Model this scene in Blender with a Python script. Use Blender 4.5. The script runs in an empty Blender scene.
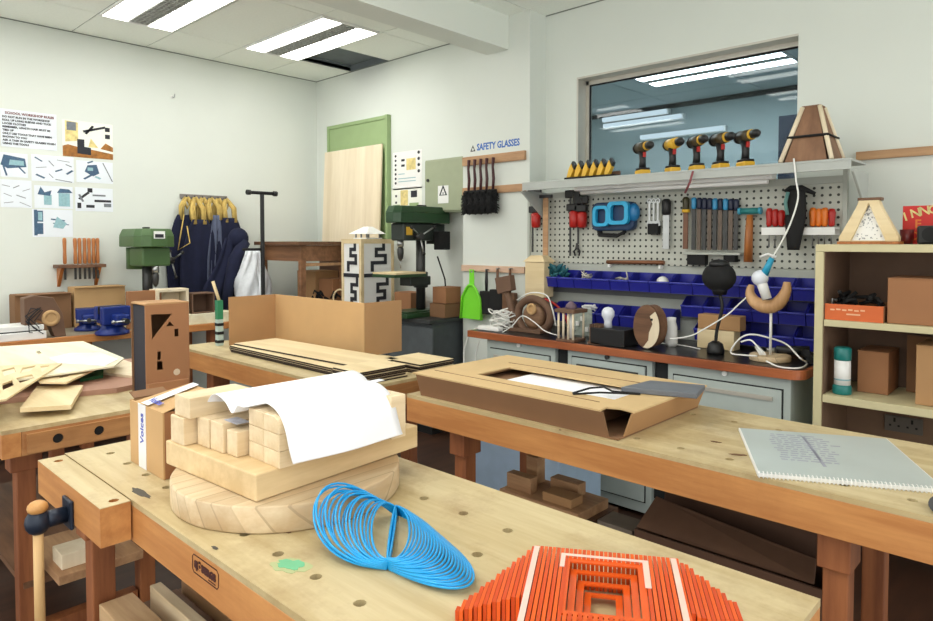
import bpy, bmesh, random
from math import *
from mathutils import Vector, Matrix, Euler
from mathutils.geometry import tessellate_polygon
random.seed(7)
scn = bpy.context.scene
COL = scn.collection
# ------------------------------------------------------------------ camera model (933x621 frame)
F = 667.; CX = 466.5; CY = 264.8; PITCH = atan((264.8-241.5)/667); H = 1.4
AZ = radians(46.7)
DV = (-cos(AZ), sin(AZ)); RV = (sin(AZ), cos(AZ))
def ray(x, y):
    u = (x-CX)/F; v = -(y-CY)/F
    fw = cos(PITCH)+v*sin(PITCH); z = -sin(PITCH)+v*cos(PITCH)
    return (DV[0]*fw+RV[0]*u, DV[1]*fw+RV[1]*u, z)
def Pz(x, y, z):
    q = ray(x, y); t = (z-H)/q[2]; return Vector((q[0]*t, q[1]*t, z))
def Py(x, y, Y):
    q = ray(x, y); t = Y/q[1]; return Vector((q[0]*t, Y, H+q[2]*t))
def Px(x, y, X):
    q = ray(x, y); t = X/q[0]; return Vector((X, q[1]*t, H+q[2]*t))
# ------------------------------------------------------------------ materials
def lin(c):
    c = c/255.
    return c/12.92 if c <= .04045 else ((c+.055)/1.055)**2.4
def rgb(c): return (lin(c[0]), lin(c[1]), lin(c[2]), 1)
MATS = {}
def nodes(name):
    m = bpy.data.materials.new(name); m.use_nodes = True
    nt = m.node_tree
    return m, nt, nt.nodes, nt.links, nt.nodes['Principled BSDF']
def mix2(nt, fac, a, b):
    n = nt.nodes.new('ShaderNodeMix'); n.data_type = 'RGBA'
    n.inputs['A'].default_value = a; n.inputs['B'].default_value = b
    if fac is not None: nt.links.new(fac, n.inputs['Factor'])
    return n
def noise(nt, scale, detail=3, vec=None, rough=.5):
    n = nt.nodes.new('ShaderNodeTexNoise'); n.inputs['Scale'].default_value = scale
    n.inputs['Detail'].default_value = detail; n.inputs['Roughness'].default_value = rough
    if vec is not None: nt.links.new(vec, n.inputs['Vector'])
    return n
def objco(nt, sc=(1, 1, 1)):
    tc = nt.nodes.new('ShaderNodeTexCoord'); mp = nt.nodes.new('ShaderNodeMapping')
    mp.inputs['Scale'].default_value = sc
    nt.links.new(tc.outputs['Object'], mp.inputs['Vector'])
    return mp.outputs['Vector']
def ramp(nt, fac, p0, p1):
    n = nt.nodes.new('ShaderNodeMapRange'); n.inputs['From Min'].default_value = p0; n.inputs['From Max'].default_value = p1
    nt.links.new(fac, n.inputs['Value']); return n.outputs['Result']
def plain(name, c, rough=.5, metal=0., var=.06, scale=14, spec=None, trans=0, alpha=1):
    if name in MATS: return MATS[name]
    m, nt, N, L, b = nodes(name)
    a = rgb(c); d = tuple(max(0, min(1, q*(1-var*2))) for q in a[:3])+(1,)
    n = noise(nt, scale, 3, objco(nt))
    mx = mix2(nt, ramp(nt, n.outputs['Fac'], .35, .75), a, d)
    L.new(mx.outputs['Result'], b.inputs['Base Color'])
    b.inputs['Roughness'].default_value = rough; b.inputs['Metallic'].default_value = metal
    if spec is not None: b.inputs['Specular IOR Level'].default_value = spec
    if trans: b.inputs['Transmission Weight'].default_value = trans
    if alpha < 1: b.inputs['Alpha'].default_value = alpha
    MATS[name] = m; return m
def wood(name, c1, c2, axis='x', rough=.55, grain=26, stain=None, stain_amt=.5, strips=0, var2=None):
    """grain stretched along one axis, optional blotchy stains and glued strips"""
    if name in MATS: return MATS[name]
    m, nt, N, L, b = nodes(name)
    k = {'x': (.09, 1, 1), 'y': (1, .09, 1), 'z': (1, 1, .09)}[axis]
    v = objco(nt, k)
    n = noise(nt, grain, 5, v, .65)
    mx = mix2(nt, ramp(nt, n.outputs['Fac'], .36, .64), rgb(c1), tuple(q*.9 for q in rgb(c2)[:3])+(1,))
    out = mx.outputs['Result']
    if strips:
        tc = nt.nodes.new('ShaderNodeTexCoord'); dt = nt.nodes.new('ShaderNodeVectorMath'); dt.operation = 'DOT_PRODUCT'
        dt.inputs[1].default_value = {'x': (0, strips, strips*.5), 'y': (strips, 0, strips*.5), 'z': (strips, 0, 0)}[axis]
        L.new(tc.outputs['Object'], dt.inputs[0])
        fl = nt.nodes.new('ShaderNodeMath'); fl.operation = 'FLOOR'; L.new(dt.outputs['Value'], fl.inputs[0])
        vo = nt.nodes.new('ShaderNodeTexWhiteNoise'); vo.noise_dimensions = '1D'; L.new(fl.outputs[0], vo.inputs['W'])
        fc = nt.nodes.new('ShaderNodeMath'); fc.operation = 'FRACT'; L.new(dt.outputs['Value'], fc.inputs[0])
        ln_ = nt.nodes.new('ShaderNodeMath'); ln_.operation = 'LESS_THAN'; ln_.inputs[1].default_value = .09; L.new(fc.outputs[0], ln_.inputs[0])
        ma = nt.nodes.new('ShaderNodeMath'); ma.operation = 'MULTIPLY_ADD'; ma.inputs[1].default_value = .38
        L.new(vo.outputs['Value'], ma.inputs[0])
        m5 = nt.nodes.new('ShaderNodeMath'); m5.operation = 'MULTIPLY'; m5.inputs[1].default_value = .4; L.new(ln_.outputs[0], m5.inputs[0]); L.new(m5.outputs[0], ma.inputs[2])
        m3 = mix2(nt, ma.outputs[0], (1, 1, 1, 1), tuple(q*.55 for q in rgb(c2)[:3])+(1,))
        L.new(out, m3.inputs['A']); out = m3.outputs['Result']
    if stain:
        s = noise(nt, 4.2, 6, objco(nt), .7)
        f = nt.nodes.new('ShaderNodeMath'); f.operation = 'MULTIPLY'; f.inputs[1].default_value = stain_amt
        L.new(ramp(nt, s.outputs['Fac'], .5, .78), f.inputs[0])
        m2 = mix2(nt, f.outputs[0], (1, 1, 1, 1), rgb(stain)); L.new(out, m2.inputs['A']); out = m2.outputs['Result']
    L.new(out, b.inputs['Base Color'])
    bp = nt.nodes.new('ShaderNodeBump'); bp.inputs['Strength'].default_value = .08; bp.inputs['Distance'].default_value = .004
    L.new(n.outputs['Fac'], bp.inputs['Height']); L.new(bp.outputs['Normal'], b.inputs['Normal'])
    b.inputs['Roughness'].default_value = rough
    MATS[name] = m; return m
def emis(name, c, s):
    if name in MATS: return MATS[name]
    m = bpy.data.materials.new(name); m.use_nodes = True; nt = m.node_tree
    nt.nodes.clear()
    e = nt.nodes.new('ShaderNodeEmission'); o = nt.nodes.new('ShaderNodeOutputMaterial')
    e.inputs['Color'].default_value = rgb(c); e.inputs['Strength'].default_value = s
    nt.links.new(e.outputs[0], o.inputs[0]); MATS[name] = m; return m
def glassmat(name, tint=(235, 240, 240), refl=.04):
    if name in MATS: return MATS[name]
    m = bpy.data.materials.new(name); m.use_nodes = True; nt = m.node_tree; nt.nodes.clear()
    t = nt.nodes.new('ShaderNodeBsdfTransparent'); t.inputs['Color'].default_value = rgb(tint)
    g = nt.nodes.new('ShaderNodeBsdfGlossy'); g.inputs['Roughness'].default_value = .02
    mx = nt.nodes.new('ShaderNodeMixShader'); mx.inputs[0].default_value = refl
    o = nt.nodes.new('ShaderNodeOutputMaterial')
    nt.links.new(t.outputs[0], mx.inputs[1]); nt.links.new(g.outputs[0], mx.inputs[2]); nt.links.new(mx.outputs[0], o.inputs[0])
    MATS[name] = m; return m
# ------------------------------------------------------------------ mesh builder
class MB:
    def __init__(s): s.v = []; s.f = []; s.sm = []
    def add(s, vs, fs, smooth=False, mtx=None):
        o = len(s.v)
        for p in vs:
            p = Vector(p)
            s.v.append(mtx @ p if mtx is not None else p)
        for f in fs:
            s.f.append([i+o for i in f]); s.sm.append(smooth)
        return s
    def b2(s, x0, y0, z0, x1, y1, z1, mtx=None):
        vs = [(x, y, z) for x in (x0, x1) for y in (y0, y1) for z in (z0, z1)]
        return s.add(vs, [(0, 1, 3, 2), (4, 6, 7, 5), (0, 4, 5, 1), (2, 3, 7, 6), (0, 2, 6, 4), (1, 5, 7, 3)], False, mtx)
    def box(s, c, d, rot=(0, 0, 0)):
        m = Matrix.Translation(Vector(c)) @ Euler(rot).to_matrix().to_4x4()
        return s.b2(-d[0]/2, -d[1]/2, -d[2]/2, d[0]/2, d[1]/2, d[2]/2, m)
    def hexa(s, p):   # 8 points: bottom 4 then top 4, same winding
        return s.add(p, [(3, 2, 1, 0), (4, 5, 6, 7), (0, 1, 5, 4), (1, 2, 6, 5), (2, 3, 7, 6), (3, 0, 4, 7)])
    def lathe(s, prof, o=(0, 0, 0), n=20, axis=(0, 0, 1), caps=True, sx=1, sy=1):
        q = Vector((0, 0, 1)).rotation_difference(Vector(axis)).to_matrix().to_4x4()
        m = Matrix.Translation(Vector(o)) @ q
        vs = []; fs = []
        for r, z in prof:
            for i in range(n):
                a = 2*pi*i/n; vs.append((r*cos(a)*sx, r*sin(a)*sy, z))
        for k in range(len(prof)-1):
            for i in range(n):
                j = (i+1) % n; fs.append((k*n+i, k*n+j, (k+1)*n+j, (k+1)*n+i))
        s.add(vs, fs, True, m)
        if caps:
            b = [tuple(range(n))[::-1], tuple((len(prof)-1)*n+i for i in range(n))]
            o2 = len(s.v)-len(vs)
            for f, pr in zip(b, (prof[0], prof[-1])):
                if pr[0] > 1e-6: s.f.append([i+o2 for i in f]); s.sm.append(False)
        return s
    def cyl(s, p0, p1, r0, r1=None, n=16, caps=True):
        p0 = Vector(p0); p1 = Vector(p1); r1 = r0 if r1 is None else r1
        return s.lathe([(r0, 0), (r1, (p1-p0).length)], p0, n, (p1-p0).normalized(), caps)
    def sph(s, c, r, n=16, scale=(1, 1, 1), axis=(0, 0, 1)):
        k = max(6, n//2)
        prof = [(max(1e-5, r*sin(pi*i/k)), -r*cos(pi*i/k)*scale[2]) for i in range(k+1)]
        return s.lathe(prof, c, n, axis, False, scale[0], scale[1])
    def tube(s, pts, r, n=8, closed=False, flat=1.0):
        pts = [Vector(p) for p in pts]; N = len(pts); vs = []; fs = []
        up = None
        for i, p in enumerate(pts):
            a = pts[(i-1) % N] if (closed or i) else pts[0]; b = pts[(i+1) % N] if (closed or i < N-1) else pts[-1]
            t = (b-a).normalized()
            if up is None: up = t.orthogonal().normalized()
            up = (up-t*up.dot(t))
            if up.length < 1e-6: up = t.orthogonal()
            up.normalize(); w = t.cross(up)
            rr = r[i] if isinstance(r, (list, tuple)) else r
            for k in range(n):
                an = 2*pi*k/n; vs.append(p+up*cos(an)*rr+w*sin(an)*rr*flat)
        for i in range(N if closed else N-1):
            for k in range(n):
                j = (i+1) % N; l = (k+1) % n
                fs.append((i*n+k, i*n+l, j*n+l, j*n+k))
        s.add(vs, fs, True)
        if not closed:
            o = len(s.v)-len(vs)
            s.f.append([o+k for k in range(n)][::-1]); s.sm.append(False)
            s.f.append([o+(N-1)*n+k for k in range(n)]); s.sm.append(False)
        return s
    def prism(s, poly, th, o=(0, 0, 0), u=(1, 0, 0), v=(0, 1, 0), holes=(), off=0.):
        """polygon (with holes) in the u,v plane, extruded th along u x v"""
        o = Vector(o); u = Vector(u).normalized(); v = Vector(v).normalized(); n = u.cross(v)
        loops = [list(poly)]+[list(h) for h in holes]
        flat = [p for l in loops for p in l]
        tri = tessellate_polygon([[Vector((p[0], p[1], 0)) for p in l] for l in loops])
        K = len(flat)
        vs = [o+u*p[0]+v*p[1]+n*off for p in flat]+[o+u*p[0]+v*p[1]+n*(off+th) for p in flat]
        fs = []
        if len(loops) == 1:
            fs += [tuple(range(K))[::-1], tuple(range(K, 2*K))]
        else:
            for t in tri: fs += [tuple(t), tuple(K+i for i in t)]
        st = 0
        for l in loops:
            L = len(l)
            for i in range(L):
                a = st+i; b = st+(i+1) % L; fs.append((a, b, K+b, K+a))
            st += L
        return s.add(vs, fs)
    def grid(s, f, nu, nv, smooth=True, th=0):
        vs = [f(i/nu, j/nv) for j in range(nv+1) for i in range(nu+1)]
        fs = [(j*(nu+1)+i, j*(nu+1)+i+1, (j+1)*(nu+1)+i+1, (j+1)*(nu+1)+i) for j in range(nv) for i in range(nu)]
        return s.add(vs, fs, smooth)
def circ(r, n=24, c=(0, 0), sx=1, sy=1, a0=0, a1=2*pi, end=False):
    return [(c[0]+r*sx*cos(a0+(a1-a0)*i/(n-1 if end else n)), c[1]+r*sy*sin(a0+(a1-a0)*i/(n-1 if end else n))) for i in range(n)]
def rect(x0, y0, x1, y1): return [(x0, y0), (x1, y0), (x1, y1), (x0, y1)]
MTX = {}
def tag(o, label=None, cat=None, group=None, kind=None):
    if label: o['label'] = label
    if cat: o['category'] = cat
    if group: o['group'] = group
    if kind: o['kind'] = kind
    return o
def link(name, mb, mat, parent=None, world=True, bevel=0, solid=0, seg=2, origin=None):
    me = bpy.data.meshes.new(name)
    vs = mb.v
    if parent is not None:
        M = MTX[parent.name]
        if world:
            I = M.inverted(); vs = [I @ v for v in vs]
        my = M
    else:
        if origin is None:
            mn = Vector((min(v[i] for v in vs) for i in range(3))); mx = Vector((max(v[i] for v in vs) for i in range(3)))
            origin = Vector(((mn.x+mx.x)/2, (mn.y+mx.y)/2, mn.z))
        my = Matrix.Translation(Vector(origin)); vs = [v-Vector(origin) for v in vs]
    me.from_pydata([tuple(v) for v in vs], [], mb.f)
    me.polygons.foreach_set('use_smooth', mb.sm)
    bm = bmesh.new(); bm.from_mesh(me); bmesh.ops.recalc_face_normals(bm, faces=bm.faces); bm.to_mesh(me); bm.free()
    o = bpy.data.objects.new(name, me); COL.objects.link(o)
    if mat is not None: me.materials.append(mat)
    if parent is not None: o.parent = parent
    else: o.location = my.translation
    MTX[o.name] = my
    if solid:
        md = o.modifiers.new('solidify', 'SOLIDIFY'); md.thickness = solid; md.offset = 0
    if bevel:
        md = o.modifiers.new('bevel', 'BEVEL'); md.width = bevel; md.segments = seg; md.limit_method = 'ANGLE'; md.angle_limit = radians(40)
    return o
def thing(name, label, cat, loc=(0, 0, 0), rz=0, group=None, kind=None):
    o = bpy.data.objects.new(name, None); COL.objects.link(o)
    o.empty_display_size = .05
    o.location = loc; o.rotation_euler = (0, 0, rz)
    MTX[o.name] = Matrix.Translation(Vector(loc)) @ Matrix.Rotation(rz, 4, 'Z')
    return tag(o, label, cat, group, kind)
def part(name, mb, mat, root, world=False, bevel=0, solid=0, label=None, seg=2, kind=None):
    o = link(name, mb, mat, root, world, bevel, solid, seg)
    if label: o['label'] = label
    if kind: o['kind'] = kind
    return o
def single(name, mb, mat, label, cat, group=None, bevel=0, solid=0, kind=None, seg=2):
    return tag(link(name, mb, mat, None, True, bevel, solid, seg), label, cat, group, kind)
def struct(name, mb, mat, parent=None, bevel=0):
    o = link(name, mb, mat, parent, True, bevel)
    if parent is None: o['kind'] = 'structure'
    return o
def dup(root, loc=None, rz=None, label=None, group=None):
    r = root.copy(); COL.objects.link(r)
    if loc is not None: r.location = loc
    if rz is not None: r.rotation_euler = (0, 0, rz)
    if label: r['label'] = label
    if group: r['group'] = group
    for ch in list(root.children):
        c = ch.copy(); COL.objects.link(c); c.parent = r
        for g in list(ch.children):
            d = g.copy(); COL.objects.link(d); d.parent = c
    MTX[r.name] = Matrix.Translation(Vector(r.location)) @ Matrix.Rotation(r.rotation_euler[2], 4, 'Z')
    return r
def textmb(txt, size, o, u, v, align='LEFT', th=.0006, bold=0):
    """lettering as flat raised shapes in the u,v plane, o = baseline start"""
    cu = bpy.data.curves.new('lettering', 'FONT'); cu.body = txt; cu.size = size; cu.align_x = align
    cu.extrude = th/2; cu.offset = bold; cu.resolution_u = 2
    ob = bpy.data.objects.new('lettering', cu); COL.objects.link(ob)
    bpy.context.view_layer.update()
    me = bpy.data.meshes.new_from_object(ob.evaluated_get(bpy.context.evaluated_depsgraph_get()))
    u = Vector(u).normalized(); v = Vector(v).normalized(); n = u.cross(v); o = Vector(o)
    mb = MB()
    mb.add([o+u*p.co.x+v*p.co.y+n*(p.co.z+th/2) for p in me.vertices], [tuple(p.vertices) for p in me.polygons])
    bpy.data.objects.remove(ob); bpy.data.curves.remove(cu); bpy.data.meshes.remove(me)
    return mb
ORD = ['first', 'second', 'third', 'fourth', 'fifth', 'sixth', 'seventh', 'eighth', 'ninth', 'tenth', 'eleventh', 'twelfth', 'thirteenth', 'fourteenth', 'fifteenth', 'sixteenth']
X3 = Vector((1, 0, 0)); Y3 = Vector((0, 1, 0)); Z3 = Vector((0, 0, 1))
# ------------------------------------------------------------------ palette
m_wall = plain('white wall paint', (218, 223, 217), .85, var=.012, scale=3)
m_ceil = plain('ceiling tile', (247, 251, 244), .9, var=.02, scale=60)
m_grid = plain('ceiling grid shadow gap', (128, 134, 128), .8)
m_beam = plain('beam paint', (230, 235, 228), .85, var=.01, scale=3)
m_floor = wood('brown vinyl floor', (74, 46, 32), (56, 34, 24), 'y', .5, 12)
m_alu = plain('aluminium', (196, 192, 182), .4, .35, .04)
m_steel = plain('steel', (170, 172, 172), .3, .9, .1)
m_dsteel = plain('dark steel', (70, 70, 70), .4, .7, .1)
m_black = plain('black plastic', (22, 22, 24), .45, 0, .1)
m_blackm = plain('black matt', (15, 15, 17), .8, 0, .1)
m_white = plain('white plastic', (238, 238, 236), .4, 0, .01)
m_paper = plain('white paper', (242, 243, 248), .8, 0, .01, 5)
m_card = plain('cardboard', (178, 137, 94), .85, 0, .05, 5)
m_card2 = plain('cardboard light', (198, 160, 112), .85, 0, .05, 5)
m_cardD = plain('cardboard dark', (134, 98, 68), .88, 0, .06, 5)
m_cardR = plain('cardboard reddish', (160, 112, 76), .85, 0, .06, 5)
m_mdf = plain('brown fibreboard', (112, 84, 66), .75, 0, .08, 9)
m_pine = wood('pine', (233, 213, 180), (219, 193, 152), 'y', .6, 16)
m_pinex = wood('pine x', (233, 213, 180), (219, 193, 152), 'x', .6, 16)
m_disc = wood('glued pine disc', (224, 204, 170), (208, 178, 138), 'y', .6, 14, strips=26)
m_ply = wood('plywood pale', (232, 212, 172), (222, 198, 152), 'x', .65, 10)
m_plyz = wood('plywood cream', (240, 226, 200), (234, 217, 186), 'z', .7, 8)
m_plywhite = wood('pale sheet', (240, 235, 210), (232, 222, 190), 'x', .65, 8)
m_top = wood('bench top', (206, 189, 148), (194, 172, 126), 'x', .45, 18, stain=(146, 116, 76), stain_amt=.85)
m_edge = wood('bench edge', (206, 146, 86), (188, 124, 68), 'x', .5, 20, stain=(150, 92, 50), stain_amt=.4)
m_end = wood('bench end', (190, 138, 86), (170, 116, 68), 'y', .55, 22, stain=(120, 78, 46), stain_amt=.4)
m_leg = wood('bench leg', (160, 98, 58), (130, 74, 42), 'z', .55, 20)
m_worn = wood('worn rail wood', (192, 152, 112), (170, 128, 92), 'x', .6, 24)
m_handle = wood('tool handle wood', (190, 120, 62), (160, 94, 44), 'z', .45, 22)
m_brownwood = wood('brown wood', (120, 84, 58), (92, 62, 42), 'x', .55, 20)
m_green = plain('machine green', (72, 102, 58), .4, 0, .06)
m_greenD = plain('machine dark green', (38, 70, 42), .35, 0, .06)
m_greendoor = plain('green door paint', (152, 176, 126), .6, 0, .03)
m_cabgreen = plain('cabinet grey green', (160, 168, 140), .5, 0, .03)
m_cab = plain('cabinet grey', (178, 188, 184), .45, 0, .03)
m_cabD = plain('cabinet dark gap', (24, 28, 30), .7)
m_navy = plain('navy cloth', (22, 27, 56), .95, 0, .1, 20)
m_navyL = plain('faded navy cloth', (92, 100, 124), .95, 0, .1, 20)
m_strap = plain('yellow webbing', (206, 176, 100), .9, 0, .12, 40)
m_blue = plain('blue bin plastic', (34, 38, 142), .35, 0, .06)
m_vise = plain('vise blue', (28, 50, 128), .35, .1, .1)
m_yellow = plain('tool yellow', (226, 178, 52), .4, 0, .04)
m_red = plain('tool red', (178, 34, 28), .4, 0, .06)
m_orange = plain('tool orange', (226, 120, 36), .4, 0, .05)
m_cyan = plain('tool cyan', (42, 160, 200), .4, 0, .05)
m_teal = plain('teal', (40, 128, 128), .6, 0, .08)
m_txtblue = plain('blue ink', (60, 110, 190), .7)
m_txtblk = plain('black ink', (36, 38, 46), .7)
m_redink = plain('red ink', (120, 52, 52), .7)
# ================================================================== SETTING
WY = 3.755; LX = -5.54; CZ = 2.95; RX = 1.6; FY = -2.2
struct('floor', MB().b2(LX-.1, FY, -.05, RX, WY+.3, 0), m_floor)
struct('wall_left', MB().b2(LX-.12, FY, 0, LX, WY+.15, CZ+.3), m_wall)
wx0, wx1, wz0, wz1 = -2.53, -1.155, 1.62, 2.486
wb = MB()
wb.b2(LX, WY, 0, wx0, WY+.15, CZ+.3); wb.b2(wx1, WY, 0, RX, WY+.15, CZ+.3)
wb.b2(wx0, WY, 0, wx1, WY+.15, wz0); wb.b2(wx0, WY, wz1, wx1, WY+.15, CZ+.3)
struct('wall_back', wb, m_wall)
# suspended ceiling: tiles with thin dark gaps; one half tile is missing
xl = [LX, -4.97]; x = -4.97
while x < RX-.1: x += 1.083; xl.append(min(x, RX))
yl = []; y = 1.628-.53*8
while y < WY-.05: yl.append(y); y += .53
yl.append(WY)
cm = MB(); gm = MB(); g = .004
hole = (-4.97, -4.45, 3.218, WY)
for i in range(len(xl)-1):
    for j in range(len(yl)-1):
        x0, x1, y0, y1 = xl[i], xl[i+1], yl[j], yl[j+1]
        if y0 < FY-.6: continue
        if abs(x0+4.97) < .01 and abs(y1-WY) < .01: x0 = hole[1]
        cm.b2(x0+g, y0+g, CZ, x1-g, y1-g, CZ+.02)
        gm.b2(x0, y0, CZ+.004, x1, y1, CZ+.03)
ceil = struct('ceiling', cm, m_ceil)
struct('ceiling_grid', gm, m_grid, ceil)
vd = MB(); vd.b2(hole[0], hole[2], CZ+.05, hole[1], hole[3], CZ+.07)
vd.b2(hole[0]-.02, hole[2], CZ+.0, hole[0], hole[3], CZ+.07); vd.b2(hole[1], hole[2], CZ+.03, hole[1]+.02, hole[3], CZ+.07)
vd.b2(hole[0], hole[2]-.02, CZ+.03, hole[1], hole[2], CZ+.07); vd.b2(hole[0], hole[3]-.02, CZ+.0, hole[1], hole[3], CZ+.07)
struct('ceiling_void', vd, plain('dark void', (108, 116, 120), .9), ceil)
struct('trim_1', MB().b2(-3.17, FY, 2.72, -2.97, 3.575, CZ), m_beam)
struct('trim_2', MB().b2(-3.404, 3.575, 0, -2.785, WY, CZ), m_wall)
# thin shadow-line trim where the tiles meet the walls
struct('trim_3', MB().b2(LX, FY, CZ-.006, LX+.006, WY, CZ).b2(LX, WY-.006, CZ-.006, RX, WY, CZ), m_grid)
# ------------------------------------------------------------------ window into the next room
wn = thing('window_1', None, None, ((wx0+wx1)/2, WY, wz0), 0, None, 'structure')
fr = MB(); f = .035
fy0, fy1 = WY+.09, WY+.13
fr.b2(wx0, fy0, wz0, wx0+f, fy1, wz1); fr.b2(wx1-f*.4, fy0, wz0, wx1, fy1, wz1)
fr.b2(wx0, fy0, wz1-f*1.1, wx1, fy1, wz1); fr.b2(wx0, fy0, wz0, wx1, fy1, wz0+f)
part('frame', fr, m_alu, wn, True)
part('reveal', MB().b2(wx0, WY-.004, wz1-.012, wx1, fy0, wz1).b2(wx0, WY-.004, wz0, wx0+.012, fy0, wz1-.012), m_alu, wn, True)
part('gasket', MB().b2(wx0+f, fy0+.008, wz1-f*1.1-.008, wx1-f*.4, fy0+.02, wz1-f*1.1).b2(wx0+f, fy0+.008, wz0+f, wx0+f+.006, fy0+.02, wz1-f*1.1-.008), m_blackm, wn, True)
part('pane', MB().b2(wx0+f, fy0+.02, wz0+f, wx1-f*.4, fy0+.026, wz1-f*1.1), glassmat('tinted window glass', (214, 224, 226), .02), wn, True)
# next room: ceiling, far wall
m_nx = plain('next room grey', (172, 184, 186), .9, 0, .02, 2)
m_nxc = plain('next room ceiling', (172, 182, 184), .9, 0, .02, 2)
nc = MB()
for i in range(9):
    for j in range(7):
        x0 = -7.5+i*1.0; y0 = WY+.16+j*.9
        if y0 > 7.05: continue
        nc.b2(x0+.006, y0+.006, CZ, x0+.994, min(y0+.894, 7.1), CZ+.02)
nco = struct('ceiling_next_room', nc, m_nxc)
struct('ceiling_next_grid', MB().b2(-7.5, WY+.16, CZ+.005, 1.5, 7.1, CZ+.03), m_grid, nco)
struct('wall_next_room', MB().b2(-7.5, 7.1, 0, 1.5, 7.2, CZ), m_nx)
struct('wall_next_left', MB().b2(-7.6, WY+.15, 0, -7.5, 7.2, CZ+.03), m_nx)
struct('wall_next_right', MB().b2(1.5, WY+.15, 0, 1.6, 7.2, CZ+.03), m_nx)
struct('trim_4', MB().b2(-7.5, 7.07, CZ-.05, 1.5, 7.1, CZ-.005), m_dsteel)
struct('floor_next_room', MB().b2(-7.5, WY+.15, -.05, 1.5, 7.2, 0), plain('pale next room floor', (226, 228, 226), .6))
# ------------------------------------------------------------------ ceiling lights
LS = 9.4
m_tube = emis('fluorescent diffuser', (255, 253, 246), LS)
m_louv = plain('louvre metal', (190, 192, 188), .5, 0, .2, 60)
def ceiling_light(x0, y0, label, w=1.083, d=.5, mt=None, z=CZ, grp='recessed ceiling lights'):
    t = thing('ceiling_light', label, 'ceiling light', (x0+w/2, y0+d/2, z-.02), 0, grp)
    lf = MB(); e = .014
    lf.b2(x0, y0, z-.016, x0+w, y0+e, z); lf.b2(x0, y0+d-e, z-.016, x0+w, y0+d, z)
    lf.b2(x0, y0+e, z-.016, x0+e, y0+d-e, z); lf.b2(x0+w-e, y0+e, z-.016, x0+w, y0+d-e, z)
    part('frame', lf, m_white, t, True)
    for k in (0, 1):
        ya = y0+e if k == 0 else y0+d*.655
        part('diffuser', MB().b2(x0+e, ya, z-.012, x0+w-e, ya+d*.32, z-.001), mt or m_tube, t, True)
    lo = MB(); ya = y0+e+d*.32; yb = y0+d*.655
    lo.b2(x0+e, ya, z-.003, x0+w-e, yb, z)
    for i in range(26):
        xx = x0+e+(w-2*e)*(i+.5)/26; lo.b2(xx-.003, ya, z-.014, xx+.003, yb, z-.003)
    for i in range(5):
        yy = ya+(yb-ya)*(i+.5)/5; lo.b2(x0+e, yy-.002, z-.012, x0+w-e, yy+.002, z-.003)
    part('louvre', lo, m_louv, t, True)
    return t
ceiling_light(-4.97, 2.688, 'twin-tube ceiling light with grey louvre next to the missing dark ceiling tile')
ceiling_light(-4.97, 1.628, 'twin-tube ceiling light cut off by the top edge above the posters')
for (x0, y0) in ((-4.97, .53), (-4.97, -.6), (-2.55, 1.1), (-2.55, 0), (-2.55, -1.2), (-.6, -.4), (-.6, -1.5)):
    ceiling_light(x0, y0, 'twin-tube ceiling light beyond the picture over the workshop')
m_tube2 = emis('next room diffuser', (250, 252, 255), 24.0)
ceiling_light(-3.22, 5.72, 'long ceiling light seen through the window in the next room', 1.34, .44, m_tube2)
ceiling_light(-1.2, 4.6, 'ceiling light of the next room hidden above the window head', 1.34, .44, m_tube2)
ceiling_light(-4.2, 4.4, 'ceiling light of the next room at the far left above the window', 1.34, .44, m_tube2)
# far lamps of the next room hang below its ceiling on the far wall side
for k, (pa, pb) in enumerate((((602, 120.5), (665, 110)), ((603, 126), (680, 115.5)), ((640, 137), (722, 128)))):
    A = Py(pa[0], pa[1], 7.0); B = Py(pb[0], pb[1], 7.0); z = (A.z+B.z)/2
    t = thing('strip_light', ['upper strip light on the far wall seen through the window', 'second strip light on the far wall seen through the window', 'lowest strip light on the far wall behind the drills'][k], 'strip light', ((A.x+B.x)/2, 7.07, z-.03))
    part('tube', MB().b2(A.x, 7.0, z-.022, B.x, 7.04, z+.022), emis('next room strip', (235, 242, 250), 1.0), t, True)
    part('housing', MB().b2(A.x-.02, 7.04, z-.03, B.x+.02, 7.1, z+.03), m_white, t, True)
A = Py(778, 116, 6.0); B = Py(800, 170, 6.0)
t = thing('tall_cupboard', 'dark navy tall cupboard in the next room behind the window', 'cupboard', (A.x+.35, 6.2, 0))
part('body', MB().b2(A.x, 6.02, 0.05, A.x+.8, 6.5, A.z), plain('navy cupboard', (40, 46, 66), .6), t, True)
part('door', MB().b2(A.x+.01, 6.0, .08, A.x+.395, 6.02, A.z-.02), plain('navy cupboard', (40, 46, 66), .6), t, True)
part('door', MB().b2(A.x+.405, 6.0, .08, A.x+.79, 6.02, A.z-.02), plain('navy cupboard', (40, 46, 66), .6), t, True)
part('plinth', MB().b2(A.x+.02, 6.04, 0, A.x+.78, 6.48, .05), m_blackm, t, True)
# ------------------------------------------------------------------ green door panel
gx0, gx1, gz1 = -5.33, -4.43, 2.487
dr = thing('door_1', None, None, ((gx0+gx1)/2, WY, 0), 0, None, 'structure')
part('leaf', MB().b2(gx0+.03, WY-.02, .01, gx1-.03, WY-.001, gz1-.03), m_greendoor, dr, True)
part('frame', MB().b2(gx0, WY-.03, 0, gx0+.03, WY-.001, gz1).b2(gx1-.03, WY-.045, 0, gx1, WY-.001, gz1).b2(gx0+.03, WY-.03, gz1-.03, gx1-.03, WY-.001, gz1), m_greendoor, dr, True)
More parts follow.
